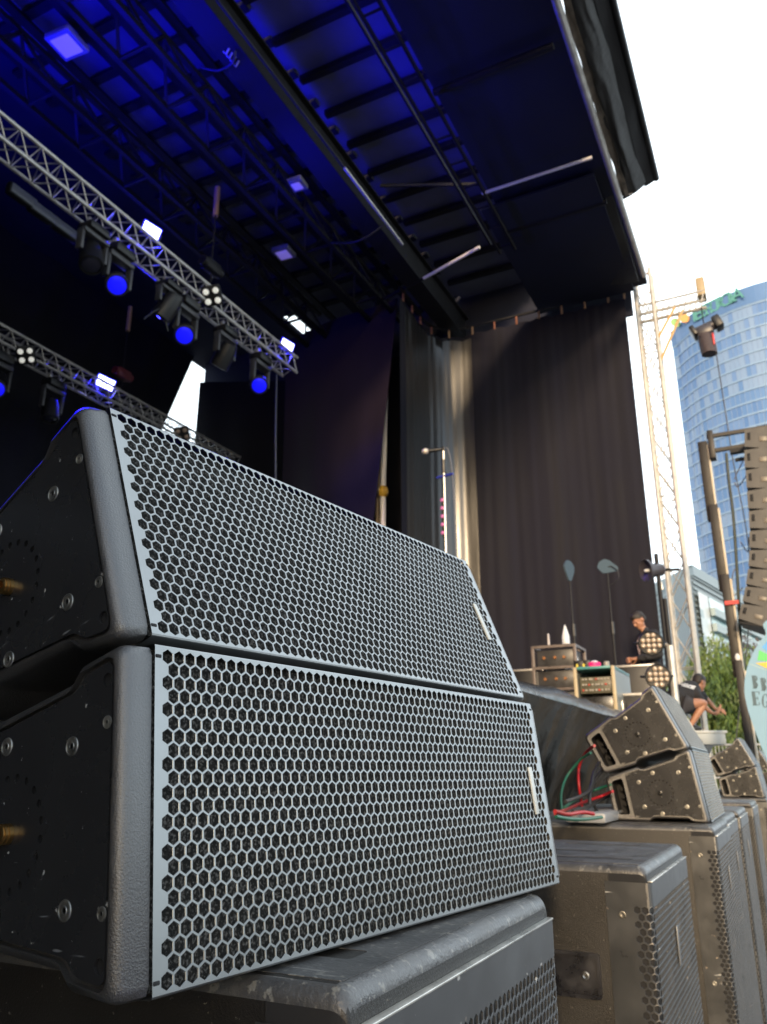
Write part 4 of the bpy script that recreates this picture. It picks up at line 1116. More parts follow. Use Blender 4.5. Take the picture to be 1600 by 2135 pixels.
def hung_box():
    t = empty('hung_speaker', label='x', cat='speaker', group='loudspeakers in the hung column')
    c = MB().prism(roundpoly([(0, .145), (-.46, .105), (-.46, -.105), (0, -.145)], .012), -.40, .40, Matrix(((1, 0, 0, 0), (0, 0, 1, 0), (0, 1, 0, 0), (0, 0, 0, 1)))).build('cabinet', mat('grey_brown_cabinet', (.030, .029, .030), .5, vary=.2, vscale=7), t)
    gsk = MB()
    for s in (-1,):
        MB().box((-.40, s*.402, .02), (.045, .012, .09), None, .006).build('slot', m_hole, t)
        MB().box((-.20, s*.403, -.02), (.11, .014, .06), None, .012).build('handle', mat('tan_handle_plate', (.16, .14, .11), .45), t)
    MB().box((.006, 0, 0), (.012, .78, .27)).build('grille', m_subgr, t)
    MB().box((-.23, -.39, -.14), (.40, .012, .03), rot('Y', radians(-5)).to_3x3()).build('rigging_bar', m_hole, t)
    return t
hb0 = hung_box()
pts = [(1557, 935), (1557, 977), (1560, 1018), (1563, 1060), (1566, 1100), (1567, 1140), (1566, 1178), (1562, 1215), (1556, 1250), (1548, 1285)]
words = ['topmost', 'second from the top', 'third from the top', 'fourth from the top', 'fifth from the top', 'sixth from the top', 'fourth from the bottom', 'third from the bottom', 'second from the bottom', 'lowest']
tl = 0
for i, (px, py) in enumerate(pts):
    o = hb0 if i == 0 else dup(hb0)
    lab = 'grey-brown loudspeaker in the hanging column beside the mast, '+words[i]
    o['label'] = lab
    q = P(px, py, y=MY-.1)
    q2 = P(*(pts[i+1] if i+1 < len(pts) else (1539, 1320)), y=MY-.1); q1 = P(*(pts[i-1] if i else (1557, 893)), y=MY-.1)
    d = (q1-q2); ang = atan2(d.x, d.z); ang = max(-.1, min(.6, ang))
    a = ang
    # rear edge is the visible left end; the front faces +x
    X = V((cos(a), 0, -sin(a))); Z = V((sin(a), 0, cos(a)))
    k = .70
    m = frame(X*.85, V((0, 1, 0)), Z*.97*((q1-q2).length/2/.245), q+X*.39)
    o.matrix_basis = m
m_thin = mat('grey_cable', (.10, .10, .12), .5)
cables('cable', [P(1515, 945, y=MY), P(1520, 1000, y=MY), P(1530, 1080, y=MY), P(1538, 1200, y=MY), P(1545, 1330, y=MY), P(1555, 1450, y=MY), P(1562, 1560, y=MY)], .020, mat('dark_green_cable', (.03, .045, .04), .5), 'dark green multicore cable hanging left of the loudspeaker column')
for (a, lab) in (([(1556, 950), (1538, 985), (1532, 1000)], 'thin jumper cable, first below the mast fork'), ([(1558, 990), (1540, 1015), (1532, 1005)], 'thin jumper cable, second below the mast fork'), ([(1562, 1120), (1560, 1150), (1545, 1130)], 'thin jumper cable at the middle of the loudspeaker column'), ([(1550, 1225), (1530, 1240), (1528, 1200), (1538, 1180)], 'thin cable loop left of the lowest loudspeakers')):
    cables('cable', [P(x, y, y=MY) for x, y in a], .007, m_thin, lab)

# ------------------------------------------------------------------ pale blue teardrop flag
FY = 8.6
def flag():
    pts_ = [(1600, 1322), (1588, 1334), (1572, 1358), (1559, 1390), (1553, 1420), (1553, 1448), (1560, 1480), (1571, 1513), (1585, 1550), (1603, 1592), (1622, 1636), (1640, 1672)]
    L = [P(x, y, y=FY) for x, y in pts_]
    xc = P(1650, 1450, y=FY).x
    o = P(1650, 1640, y=FY)
    left = [(p.x-xc, p.z) for p in L]; top = [(-.16, left[0][1]+.10), (-.06, left[0][1]+.16), (.06, left[0][1]+.16), (.16, left[0][1]+.10)]
    right = [(-x, z) for x, z in left]
    poly = left[::-1]+top+right            # goes up the left side, over, down the right side
    t = empty('teardrop_flag', (xc, FY, 0), label='pale blue rounded flag with grey serif letters and green logo at the right edge', cat='flag')
    T = Matrix(((1, 0, 0, 0), (0, 0, -1, 0), (0, 1, 0, 0), (0, 0, 0, 1)))
    poly = roundpoly(poly, .04, 2)
    MB().prism(poly, -.012, .012, T).build('cloth', mat('pale_blue_flag_cloth', (.19, .34, .47), .6, vary=.06, vscale=3), t, 30)
    zb = min(p[1] for p in poly)
    MB().tube([(0, .02, 0), (0, .02, zb+.1)], .02, 8).build('mast', m_alu, t)
    MB().lathe([(.22, 0), (.22, .04), (.03, .06)], 20).build('base', m_steel, t)
    S = (P(1600, 1420, y=FY).x-P(1560, 1420, y=FY).x)/40       # metres per photo pixel there
    def loc(px, py): q = P(px, py, y=FY); return (q.x-xc, q.z)
    def patch(name, pts, col, d=.0135):
        pp = [loc(*p) for p in pts]
        MB().prism(pp if sum(pp[i][0]*pp[(i+1) % len(pp)][1]-pp[(i+1) % len(pp)][0]*pp[i][1] for i in range(len(pp))) > 0 else pp[::-1], d-.003, d+.001, T).build(name, mat(name+'_ink', col, .6), t)
    patch('logo_sky', [(1589, 1350), (1600, 1338), (1640, 1335), (1640, 1372), (1605, 1362)], (.10, .33, .68))
    patch('logo_field', [(1580, 1377), (1584, 1356), (1604, 1366), (1640, 1374), (1640, 1382), (1600, 1379)], (.10, .50, .14))
    patch('logo_sand', [(1576, 1383), (1601, 1381), (1640, 1384), (1640, 1398), (1600, 1394)], (.60, .42, .06))
    patch('logo_rule', [(1565, 1384), (1600, 1397), (1600, 1399), (1565, 1386)], (.30, .42, .46))
    mi = mat('grey_letter_ink', (.055, .10, .13), .6)
    def letter(ch, px, py, w, h, nm):
        mb = MB()
        def q(x0, y0, x1, y1):
            a = loc(px+x0*w, py-y0*h); b = loc(px+x1*w, py-y1*h)
            mb.box(((a[0]+b[0])/2, (a[1]+b[1])/2, .0135), (abs(b[0]-a[0]), abs(b[1]-a[1]), .004))
        T2 = T
        if ch in 'BE': q(.12, 0, .30, 1); q(0, 0, .12, .05); q(0, .95, .12, 1)
        if ch == 'E':
            q(.3, 0, .92, .06); q(.3, .94, .9, 1); q(.3, .47, .7, .53); q(.84, .06, .92, .24); q(.82, .78, .9, .94); q(.63, .38, .7, .62)
        if ch in 'BG':
            arcs = [(.30, .26, .42, .26, -90, 90), (.30, .76, .36, .24, -90, 90)] if ch == 'B' else [(.52, .5, .46, .5, 40, 330)]
            for (cx, cy, rx, ry, a0, a1) in arcs:
                n = 14; o1 = []; o2 = []
                for i in range(n+1):
                    a = radians(a0+(a1-a0)*i/n); th = .20*abs(cos(a))+.06
                    o1.append((cx+rx*cos(a), cy+ry*sin(a))); o2.append((cx+(rx-th)*cos(a), cy+(ry-.07)*sin(a)))
                A = [loc(px+x*w, py-y*h) for x, y in o1]; B = [loc(px+x*w, py-y*h) for x, y in o2]
                vs = [(x, y, .0155) for x, y in A]+[(x, y, .0155) for x, y in B]
                mb.add(vs, [(i, i+1, n+2+i, n+1+i) for i in range(n)])
            if ch == 'G': q(.78, .06, .94, .42); q(.6, .38, 1.0, .44)
        mb.v = [tuple(T2 @ V(p)) for p in mb.v]
        mb.build('letter', mi, t, None)
    letter('B', 1570, 1436, 16, 27, 'b'); letter('B', 1588, 1441, 16, 27, 'b')
    letter('E', 1570, 1471, 16, 29, 'e'); letter('G', 1588, 1476, 17, 29, 'g')
flag()
# ------------------------------------------------------------------ far buildings
def azv(px, py=1500):
    r = FW + RT*(px-800)/F_PX - UP*(py-1067.5)/F_PX; return atan2(r.x, r.y)
def facade_mat(name, tones, light, rough=.25, emitless=True, nx=1., ny=1., seedv=0.):
    m = bpy.data.materials.new(name); m.use_nodes = True; nt = m.node_tree; N = nt.nodes; L = nt.links; b = N['Principled BSDF']
    uv = N.new('ShaderNodeUVMap'); fl = N.new('ShaderNodeVectorMath'); fl.operation = 'FLOOR'; L.new(uv.outputs[0], fl.inputs[0])
    wn = N.new('ShaderNodeTexWhiteNoise'); wn.noise_dimensions = '2D'; L.new(fl.outputs[0], wn.inputs['Vector'])
    sc2 = N.new('ShaderNodeVectorMath'); sc2.operation = 'MULTIPLY'; sc2.inputs[1].default_value = (.055, .16, 1); L.new(fl.outputs[0], sc2.inputs[0])
    nz = N.new('ShaderNodeTexNoise'); nz.inputs['Scale'].default_value = 1.0; nz.inputs['Detail'].default_value = 1; L.new(sc2.outputs[0], nz.inputs['Vector'])
    ad = N.new('ShaderNodeMath'); ad.operation = 'MULTIPLY_ADD'; ad.inputs[1].default_value = .35; L.new(wn.outputs['Value'], ad.inputs[0]); L.new(nz.outputs['Fac'], ad.inputs[2])
    cr = N.new('ShaderNodeValToRGB'); e = cr.color_ramp; e.interpolation = 'CONSTANT'
    e.elements[0].position = 0; e.elements[0].color = (*tones[0], 1); e.elements[1].position = .52; e.elements[1].color = (*tones[1], 1)
    for p_, c in ((.66, tones[2]), (.78, light)): k = e.elements.new(p_); k.color = (*c, 1)
    L.new(ad.outputs[0], cr.inputs[0]); L.new(cr.outputs[0], b.inputs['Base Color'])
    b.inputs['Roughness'].default_value = rough; b.inputs['Specular IOR Level'].default_value = .5
    return m
def facade_mesh(path, z0, z1, nfl, pw, name, m, parent, setback=0.):
    """glazed wall along a plan polyline with one quad per pane; uv counts panes and floors"""
    vs = []; fs = []; uvs = []; d = 0
    for i in range(len(path)-1):
        a = V(path[i]); b = V(path[i+1]); n = max(1, round((b-a).length/pw))
        for k in range(n):
            p = a+(b-a)*k/n; q = a+(b-a)*(k+1)/n
            for j in range(nfl):
                h0 = z0+(z1-z0)*j/nfl; h1 = z0+(z1-z0)*(j+1)/nfl; o = len(vs)
                vs += [(p.x, p.y, h0), (q.x, q.y, h0), (q.x, q.y, h1), (p.x, p.y, h1)]; fs.append((o, o+1, o+2, o+3)); uvs += [(d+k+.5, j+.5)]*4
        d += n
    mb = MB(); mb.add(vs, fs); o = mb.build(name, m, parent, None)
    ul = o.data.uv_layers.new(name='UVMap'); 
    for i, u in enumerate(uvs): ul.data[i].uv = u
    return o
# blue glass tower: gently curved face, plan given by bearing and distance
TOPPX = [(1405, 690), (1420, 674), (1440, 657), (1465, 641), (1490, 627), (1520, 613), (1545, 603), (1575, 593), (1600, 586), (1640, 577), (1700, 568), (1800, 560), (2000, 558)]
def _pol(px, py):
    r = FW + RT*(px-800)/F_PX - UP*(py-1067.5)/F_PX; h = sqrt(r.x**2+r.y**2); return math.degrees(atan2(r.x, r.y)), r.z/h
TPOL = [_pol(*p) for p in TOPPX]; TZ0 = TPOL[0][1]*250
def tdist(a):
    for (a0, k0), (a1, k1) in zip(TPOL, TPOL[1:]):
        if a <= a1: return TZ0/(k0+(k1-k0)*max(0, (a-a0)/(a1-a0)))
    return TZ0/TPOL[-1][1]
def tower_path():
    out = []
    for i in range(49):
        a = -4.25+16*i/48; Lq = tdist(a)
        out.append(V((Lq*sin(radians(a)), Lq*cos(radians(a)))))
    return out
tp_ = tower_path(); TH = 1.42+TZ0
gt = empty('glass_tower', (tp_[10].x, tp_[10].y, 0), label='tall curved blue glass tower with green lettering near its top', cat='tower')
def gp(o): o.parent = gt; o.matrix_parent_inverse = Matrix.Translation((-tp_[10].x, -tp_[10].y, 0)); return o
back_ = [tp_[0]+V((3, 6)), tp_[0]+V((12, 40))]
full = [back_[1], back_[0]]+tp_
nfl = 35
m_tower = facade_mat('blue_tower_glass', [(.075, .155, .33), (.088, .175, .35), (.110, .195, .37)], (.165, .245, .38), .4)  # distance haze put into these paler tones and the floor bands
o = facade_mesh(full, 0, TH-6, nfl, 1.5, 'glazing', m_tower, None); gp(o)
def ribbon(path, z, h, out, name, m):
    mb = MB(); n = len(path)
    vs = []
    for i, p in enumerate(path):
        t = (path[min(i+1, n-1)]-path[max(i-1, 0)]).normalized(); nr = V((t.y, -t.x))
        q = p+nr*out
        vs += [(q.x, q.y, z), (q.x, q.y, z+h), (p.x, p.y, z), (p.x, p.y, z+h)]
    fs = []
    for i in range(n-1):
        a = i*4; b = a+4
        fs += [(a, b, b+1, a+1), (a+1, b+1, b+3, a+3), (a, a+2, b+2, b)]
    return mb.add(vs, fs)
m_rib = mat('pale_blue_floor_band', (.18, .27, .40), .4)
fb = MB()
for j in range(nfl+1):
    r = ribbon(full, (TH-6)*j/nfl-.35, .55, .22, '', None); fb.add(r.v, r.f)
gp(fb.build('floor_band', m_rib, None, None))
gp(ribbon(full, TH-6+.2, 5.8, .3, '', None).build('crown_wall', mat('blue_crown_glass', (.085, .165, .33), .3, vary=.2, vscale=.05), None, None))
mu = MB()
for i in range(0, len(full)-1):
    a = full[i]; b = full[i+1]; n = max(1, round((b-a).length/3.0)); nr = (b-a).normalized(); nr = V((nr.y, -nr.x))
    for k in range(n):
        p = a+(b-a)*k/n
        mu.box((p.x+nr.x*.1, p.y+nr.y*.1, (TH-6)/2), (.12, .12, TH-6))
gp(mu.build('mullion', mat('blue_grey_mullion', (.12, .20, .35), .4), None, None))
# green lettering following the curve
def text_mesh(ch, size):
    c = bpy.data.curves.new('t', 'FONT'); c.body = ch; c.size = size; c.extrude = .15
    o = bpy.data.objects.new('t', c); COL.objects.link(o); dg = bpy.context.evaluated_depsgraph_get()
    me = bpy.data.meshes.new_from_object(o.evaluated_get(dg)); w_ = max([v.co.x for v in me.vertices] or [0]) if me.vertices else size*.3
    vs = [v.co.copy() for v in me.vertices]; fs = [tuple(p.vertices) for p in me.polygons]
    bpy.data.objects.remove(o); bpy.data.curves.remove(c); bpy.data.meshes.remove(me)
    return vs, fs, w_
def on_tower(px, py):
    a = azv(px, py); Lq = tdist(math.degrees(a))
    r = FW + RT*(px-800)/F_PX - UP*(py-1067.5)/F_PX; k = Lq/sqrt(r.x**2+r.y**2)
    return CAM+r*k, a
pa, _ = on_tower(1444, 653); pb_, _ = on_tower(1550, 622)
ztxt = (pa.z+pb_.z)/2-2.2
chars = 'IBERDROLA'; lw = (V((pb_.x-pa.x, pb_.y-pa.y))).length/len(chars)
mg_ = mat('green_sign_letters', (.09, .27, .24), .5)
xs = V((pb_.x-pa.x, pb_.y-pa.y)).normalized(); nrm = V((xs.y, -xs.x))
for i, ch in enumerate(chars):
    vs, fs, w_ = text_mesh(ch, 6.0)
    k = (i+.5)/len(chars); base = V((pa.x, pa.y))+V((pb_.x-pa.x, pb_.y-pa.y))*k+nrm*1.2
    T = Matrix(((xs.x, 0, nrm.x, base.x-xs.x*w_/2), (xs.y, 0, nrm.y, base.y-xs.y*w_/2), (0, 1, 0, ztxt), (0, 0, 0, 1)))
    gp(MB().add(vs, fs, T).build('sign_letter', mg_, None, None))
for (px, py, col, r) in ((1431, 666, (.70, .34, .10), 2.4), (1414, 676, (.30, .48, .16), 2.2), (1424, 660, (.16, .40, .60), 1.8)):
    c, a = on_tower(px, py); T = Matrix(((xs.x, 0, nrm.x, c.x+nrm.x*1.2), (xs.y, 0, nrm.y, c.y+nrm.y*1.2), (0, 1, 0, c.z), (0, 0, 0, 1)))
    gp(MB().prism([(r*.55*cos(t*pi/8)*(1.2 if t < 4 or t > 12 else .9), r*sin(t*pi/8)) for t in range(16)], 0, .3, T @ rot('Z', .7)).build('sign_leaf', mat('leaf_ink_%d' % px, col, .5), None))
# pale grey mid-rise block with ribbed walls, and the banded block behind it
def ground_pt(px, D): a = azv(px); return V((D*sin(a), D*cos(a)))
def block(name, label, corners, H, m, band, wm, nfl, stripm=None, ribs=.0):
    c = corners[1]; t = empty(name, (c.x, c.y, 0), label=label, cat='building')
    def bp_(o): o.parent = t; o.matrix_parent_inverse = Matrix.Translation((-c.x, -c.y, 0)); return o
    bp_(MB().prism([(p.x, p.y) for p in corners], 0, H).build('wall', m, None, None))
    pth = corners[:3]
    rb = MB(); hh = H/nfl
    for j in range(1, nfl+1):
        r = ribbon(pth, hh*j-.25, .25, .18, '', None); rb.add(r.v, r.f)
    bp_(rb.build('wall_band', band, None, None))
    r = ribbon(pth, H, 1.2, .35, '', None); bp_(r.build('parapet', band, None, None))
    return t, bp_
m_gb = mat('blue_grey_cladding', (.15, .19, .21), .5, vary=.08, vscale=.3); m_gbb = mat('pale_cladding_band', (.26, .33, .35), .5)
D1 = 95
cL, cC, cR = ground_pt(1372, D1*1.12), ground_pt(1478, D1), ground_pt(1700, D1*1.6)
Hc = CAM.z+(P(1470, 1176, d=1)-CAM).z/sqrt((P(1470, 1176, d=1)-CAM).x**2+(P(1470, 1176, d=1)-CAM).y**2)*D1
t, bp_ = block('grey_office_building', 'pale blue-grey ribbed office block between the silver tower and the mast', [cL, cC, cR, cR+V((-10, 60)), cL+V((-6, 50))], Hc-1.2, m_gb, mat('grey_cladding_joint', (.20, .26, .29), .5), None, 34)
# glazed corner with white mullions and teal side windows
e = (cR-cC).normalized(); wm = facade_mat('teal_window_glass', [(.12, .24, .27), (.18, .32, .34), (.26, .40, .42)], (.45, .58, .58), .25)
nr = V((e.y, -e.x))
q0 = cC+e*.3+nr*.45; q1 = cC+e*4.0+nr*.45
bp_(facade_mesh([V(q0), V(q1)], 1, Hc-3, 20, 1.2, 'corner_glazing', facade_mat('white_corner_glass', [(.18, .25, .26), (.36, .42, .42), (.42, .46, .46)], (.46, .50, .49), .3), None))
bp_(facade_mesh([cC+e*4.3+nr*.45, cC+e*100+nr*.45], 1, Hc-3, 11, 3.0, 'window', wm, None))
sl_ = MB()
for j in range(11):
    z = 1+(Hc-4)*j/11; a_ = cC+e*4.2+nr*.75; b_ = cC+e*100+nr*.75
    sl_.beam((a_.x, a_.y, z), (b_.x, b_.y, z), .5, .9)
bp_(sl_.build('spandrel', m_gbb, None, None))

# ------------------------------------------------------------------ trees
m_bark = mat('tree_bark', (.06, .045, .03), .9, vary=.4, vscale=6)
def leafmat(name, c):
    m = mat(name, c, .6, vary=.45, vscale=1.1, vcol=tuple(k*.45 for k in c)); return m
LM = [leafmat('willow_leaf', (.075, .125, .020)), leafmat('bright_leaf', (.11, .155, .026)), leafmat('dark_leaf', (.035, .07, .018))]
def tree(px, D, H, R, lm, label, weep=.7, n=13000):
    g = ground_pt(px, D); t = empty('leafy_tree', (g.x, g.y, 0), label=label, cat='tree', group='trees behind the barriers')
    rnd = random.Random(int(px*7+D))
    tr = MB(); tr.tube([(0, 0, 0), (.1, 0, H*.3), (.0, .1, H*.55)], [.28, .2, .12], 8)
    lumps = []
    for i in range(16):
        a = rnd.uniform(0, 2*pi); rr = R*rnd.uniform(.15, .8); z = H*rnd.uniform(.35, .88)
        rr *= sqrt(max(.1, 1-((z/H-.5)/.52)**2))
        c = V((rr*cos(a), rr*sin(a), z)); lumps.append((c, R*rnd.uniform(.28, .48)))
        tr.tube([(.05, .05, H*.33), tuple(c*.6+V((0, 0, H*.18))), tuple(c)], [.09, .06, .02], 6)
    tr.build('trunk', m_bark, t)
    lf = MB()
    for k in range(n):
        c, r = lumps[rnd.randrange(len(lumps))]
        d = V((rnd.gauss(0, 1), rnd.gauss(0, 1), rnd.gauss(0, 1))).normalized()*r*rnd.uniform(.45, 1.08)
        p = c+d+V((0, 0, -abs(rnd.gauss(0, 1))*R*.35*weep))
        if p.z < .6: p.z = rnd.uniform(.6, 2.0)
        L_ = rnd.uniform(.12, .30)*(1 if weep > .4 else .7); w_ = rnd.uniform(.025, .055)*(1 if weep > .4 else 1.6)
        a = rnd.uniform(0, 2*pi); dn = V((rnd.gauss(0, .35), rnd.gauss(0, .35), -1 if weep > .4 else rnd.uniform(-1, .6))).normalized()
        s_ = V((cos(a), sin(a), rnd.uniform(-.3, .3)))
        lf.add([p-s_*w_, p+s_*w_, p+dn*L_+s_*w_*.4, p+dn*L_-s_*w_*.4], [(0, 1, 2, 3)])
    lf.build('crown', lm, t, None)
tree(1425, 44, 6.6, 3.0, LM[0], 'yellow-green weeping tree seen through the foot of the silver tower', .8)
tree(1492, 40, 7.4, 2.6, LM[1], 'bright green weeping tree just left of the mast, above the crouching man', .8)
tree(1552, 43, 6.7, 2.4, LM[1], 'bright green weeping tree between the mast and the pale flag', .8)
tree(1600, 38, 6.5, 2.4, LM[0], 'green weeping tree half behind the pale flag', .8)
tree(1385, 52, 6.4, 3.0, LM[2], 'dark green tree lowest and farthest left behind the silver tower', .5)
tree(1575, 60, 11.5, 2.6, mat('reddish_leaf', (.075, .045, .040), .6, vary=.4, vscale=1.1), 'dark reddish tree under the lowest hung loudspeaker', .2, 2600)
# barrier fence in front of the trees
f0 = ground_pt(1418, 30); f1 = ground_pt(1640, 30)
fe = empty('crowd_barrier', (f0.x, f0.y, 0), label='pale grey wire barrier in front of the trees', cat='fence')
dv = f1-f0; Lf = dv.length; ud = dv.normalized()
def fpnt(s, z): p = ud*s; return (p.x, p.y, z)
fbm = MB(); zt_ = 2.25
for z in (.1, 1.2, zt_): fbm.tube([fpnt(0, z), fpnt(Lf, z)], .03, 6)
fbm.build('rail', m_alu, fe)
fm = MB(); n = int(Lf/.11)
for i in range(n): fm.tube([fpnt(i*Lf/n, .1), fpnt(i*Lf/n, zt_)], .012, 4)
fm.build('wire_mesh', m_alu, fe)
for i in range(int(Lf/2.2)+1): MB().tube([fpnt(i*2.2, 0), fpnt(i*2.2, zt_+.08)], .04, 6).build('post', m_alu, fe)

# ------------------------------------------------------------------ people
def skin_obj(verts, edges, rad, root=0, sub=2, extra=None, voxel=None):
    """grow a smooth body over a skeleton; returns (verts, faces)"""
    me = bpy.data.meshes.new('sk'); me.from_pydata([tuple(v) for v in verts], edges, []); o = bpy.data.objects.new('sk', me); COL.objects.link(o)
    md = o.modifiers.new('s', 'SKIN'); md.use_smooth_shade = True; md.branch_smoothing = .6
    sv = me.skin_vertices[0].data
    for i, r in enumerate(rad):
        sv[i].radius = (r, r) if not isinstance(r, tuple) else r
        sv[i].use_root = (i == root)
    if sub: m2 = o.modifiers.new('d', 'SUBSURF'); m2.levels = sub; m2.render_levels = sub
    dg = bpy.context.evaluated_depsgraph_get(); dg.update(); m2 = bpy.data.meshes.new_from_object(o.evaluated_get(dg))
    vs = [v.co.copy() for v in m2.vertices]; fs = [tuple(p.vertices) for p in m2.polygons]
    bpy.data.objects.remove(o); bpy.data.meshes.remove(me); bpy.data.meshes.remove(m2)
    if extra: 
        o_ = len(vs); vs += [V(p) for p in extra.v]; fs += [tuple(o_+i for i in f) for f in extra.f]
    if voxel:
        me = bpy.data.meshes.new('vx'); me.from_pydata([tuple(v) for v in vs], [], fs); o = bpy.data.objects.new('vx', me); COL.objects.link(o)
        md = o.modifiers.new('r', 'REMESH'); md.mode = 'VOXEL'; md.voxel_size = voxel
        m3 = o.modifiers.new('sm', 'SMOOTH'); m3.iterations = 4; m3.factor = .5
        dg = bpy.context.evaluated_depsgraph_get(); dg.update(); m2 = bpy.data.meshes.new_from_object(o.evaluated_get(dg))
        vs = [v.co.copy() for v in m2.vertices]; fs = [tuple(p.vertices) for p in m2.polygons]
        bpy.data.objects.remove(o); bpy.data.meshes.remove(me); bpy.data.meshes.remove(m2)
    return vs, fs
class Skel:
    def __init__(s): s.v = []; s.e = []; s.r = []
    def j(s, p, r, parent=None):
        s.v.append(V(p)); s.r.append(r); i = len(s.v)-1
        if parent is not None: s.e.append((parent, i))
        return i
def head_mesh(c, R3, k=1.0):
    """skull, jaw, nose, ears, brow and lips; R3 maps local (x right, y forward, z up)"""
    mb = MB(); T = lambda p: V(c)+R3 @ (V(p)*k)
    def b(p, r, n=14, m=10): mb.ball(T(p), tuple(x*k for x in r), n, m, R3)
    b((0, -.012, .035), (.074, .092, .085), 20, 14); b((0, .022, -.025), (.060, .070, .078), 18, 12); b((0, .062, -.078), (.034, .030, .026))
    b((0, .094, -.008), (.013, .022, .024)); b((0, .080, .012), (.011, .016, .03)); b((0, .078, .028), (.05, .016, .012))
    b((0, .082, -.048), (.024, .012, .007)); b((0, .079, -.058), (.020, .011, .007))
    for s in (-1, 1): b((s*.074, -.008, -.002), (.012, .022, .032)); b((s*.036, .060, -.012), (.022, .022, .02))
    return mb, T
def hair_mesh(T, R3, k=1., low=.0):
    mb = MB(); mb.ball(T((0, -.022, .048)), (.081*k, .094*k, .084*k), 20, 12, R3)
    mb.ball(T((0, -.052, .012)), (.074*k, .062*k, .075*k), 16, 10, R3)
    mb.ball(T((0, .018, .078)), (.064*k, .060*k, .054*k), 16, 10, R3)
    vs, fs = mb.v, mb.f
    me = bpy.data.meshes.new('h'); me.from_pydata(vs, [], fs); o = bpy.data.objects.new('h', me); COL.objects.link(o)
    md = o.modifiers.new('r', 'REMESH'); md.mode = 'VOXEL'; md.voxel_size = .006
    dg = bpy.context.evaluated_depsgraph_get(); dg.update(); m2 = bpy.data.meshes.new_from_object(o.evaluated_get(dg))
    out = MB(); 
    out.add([v.co+v.normal*.004*noise.noise(v.co*90) for v in m2.vertices], [tuple(p.vertices) for p in m2.polygons])
    bpy.data.objects.remove(o); bpy.data.meshes.remove(me); bpy.data.meshes.remove(m2)
    return out
def add_hand(S, wrist_i, wrist, palm_dir, side_dir, curl_dir, k=1.):
    """palm, four fingers bent towards curl_dir and a thumb from the side of the palm"""
    w = V(wrist); p = V(palm_dir).normalized(); s = V(side_dir).normalized(); c = V(curl_dir).normalized()
    pm = S.j(w+p*.045*k, (.030*k, .022*k), wrist_i); kn = S.j(w+p*.085*k, (.034*k, .018*k), pm)
    for i, (o, l) in enumerate(((-.030, .072), (-.010, .080), (.010, .076), (.028, .060))):
        a = S.j(w+p*.092*k+s*o*k, .0095*k, kn); b = S.j(w+p*(.092+l*.5)*k+s*o*1.1*k+c*.012*k, .0088*k, a); S.j(w+p*(.092+l*.78)*k+s*o*1.1*k+c*.038*k, .0078*k, b)
    a = S.j(w+p*.035*k-s*.036*k, .0115*k, pm); b = S.j(w+p*.068*k-s*.055*k+c*.012*k, .010*k, a); S.j(w+p*.095*k-s*.050*k+c*.026*k, .009*k, b)

def cap_mesh(caps, voxel, k=.012, fr=12., name='', mat_=None, par=None):
    """cloth body: tapered limbs fused into one surface, then rumpled"""
    mb = MB()
    for a, b, ra, rb in caps:
        a = V(a); b = V(b); n = 6
        for i in range(n+1):
            t = i/n; r_ = ra+(rb-ra)*t if not isinstance(ra, tuple) else None
            if r_ is not None: mb.ball(a+(b-a)*t, r_, 14, 10)
            else:
                rr = tuple(ra[j]+(rb[j]-ra[j])*t for j in range(3)); mb.ball(a+(b-a)*t, rr, 16, 12)
    me = bpy.data.meshes.new('vx'); me.from_pydata(mb.v, [], mb.f); o = bpy.data.objects.new('vx', me); COL.objects.link(o)
    md = o.modifiers.new('r', 'REMESH'); md.mode = 'VOXEL'; md.voxel_size = voxel
    m3 = o.modifiers.new('sm', 'SMOOTH'); m3.iterations = 8; m3.factor = .5
    dg = bpy.context.evaluated_depsgraph_get(); dg.update(); m2 = bpy.data.meshes.new_from_object(o.evaluated_get(dg))
    vs = [v.co.copy() for v in m2.vertices]; fs = [tuple(p.vertices) for p in m2.polygons]
    bpy.data.objects.remove(o); bpy.data.meshes.remove(me); bpy.data.meshes.remove(m2)
    f_ = lambda v, q: noise.noise(V((v.x*fr*1.6, v.y*fr*1.6, v.z*fr*.8))+q)
    return [v+V((f_(v, V((0, 0, 0))), f_(v, V((5, 0, 0))), f_(v, V((0, 7, 0)))))*k for v in vs], fs
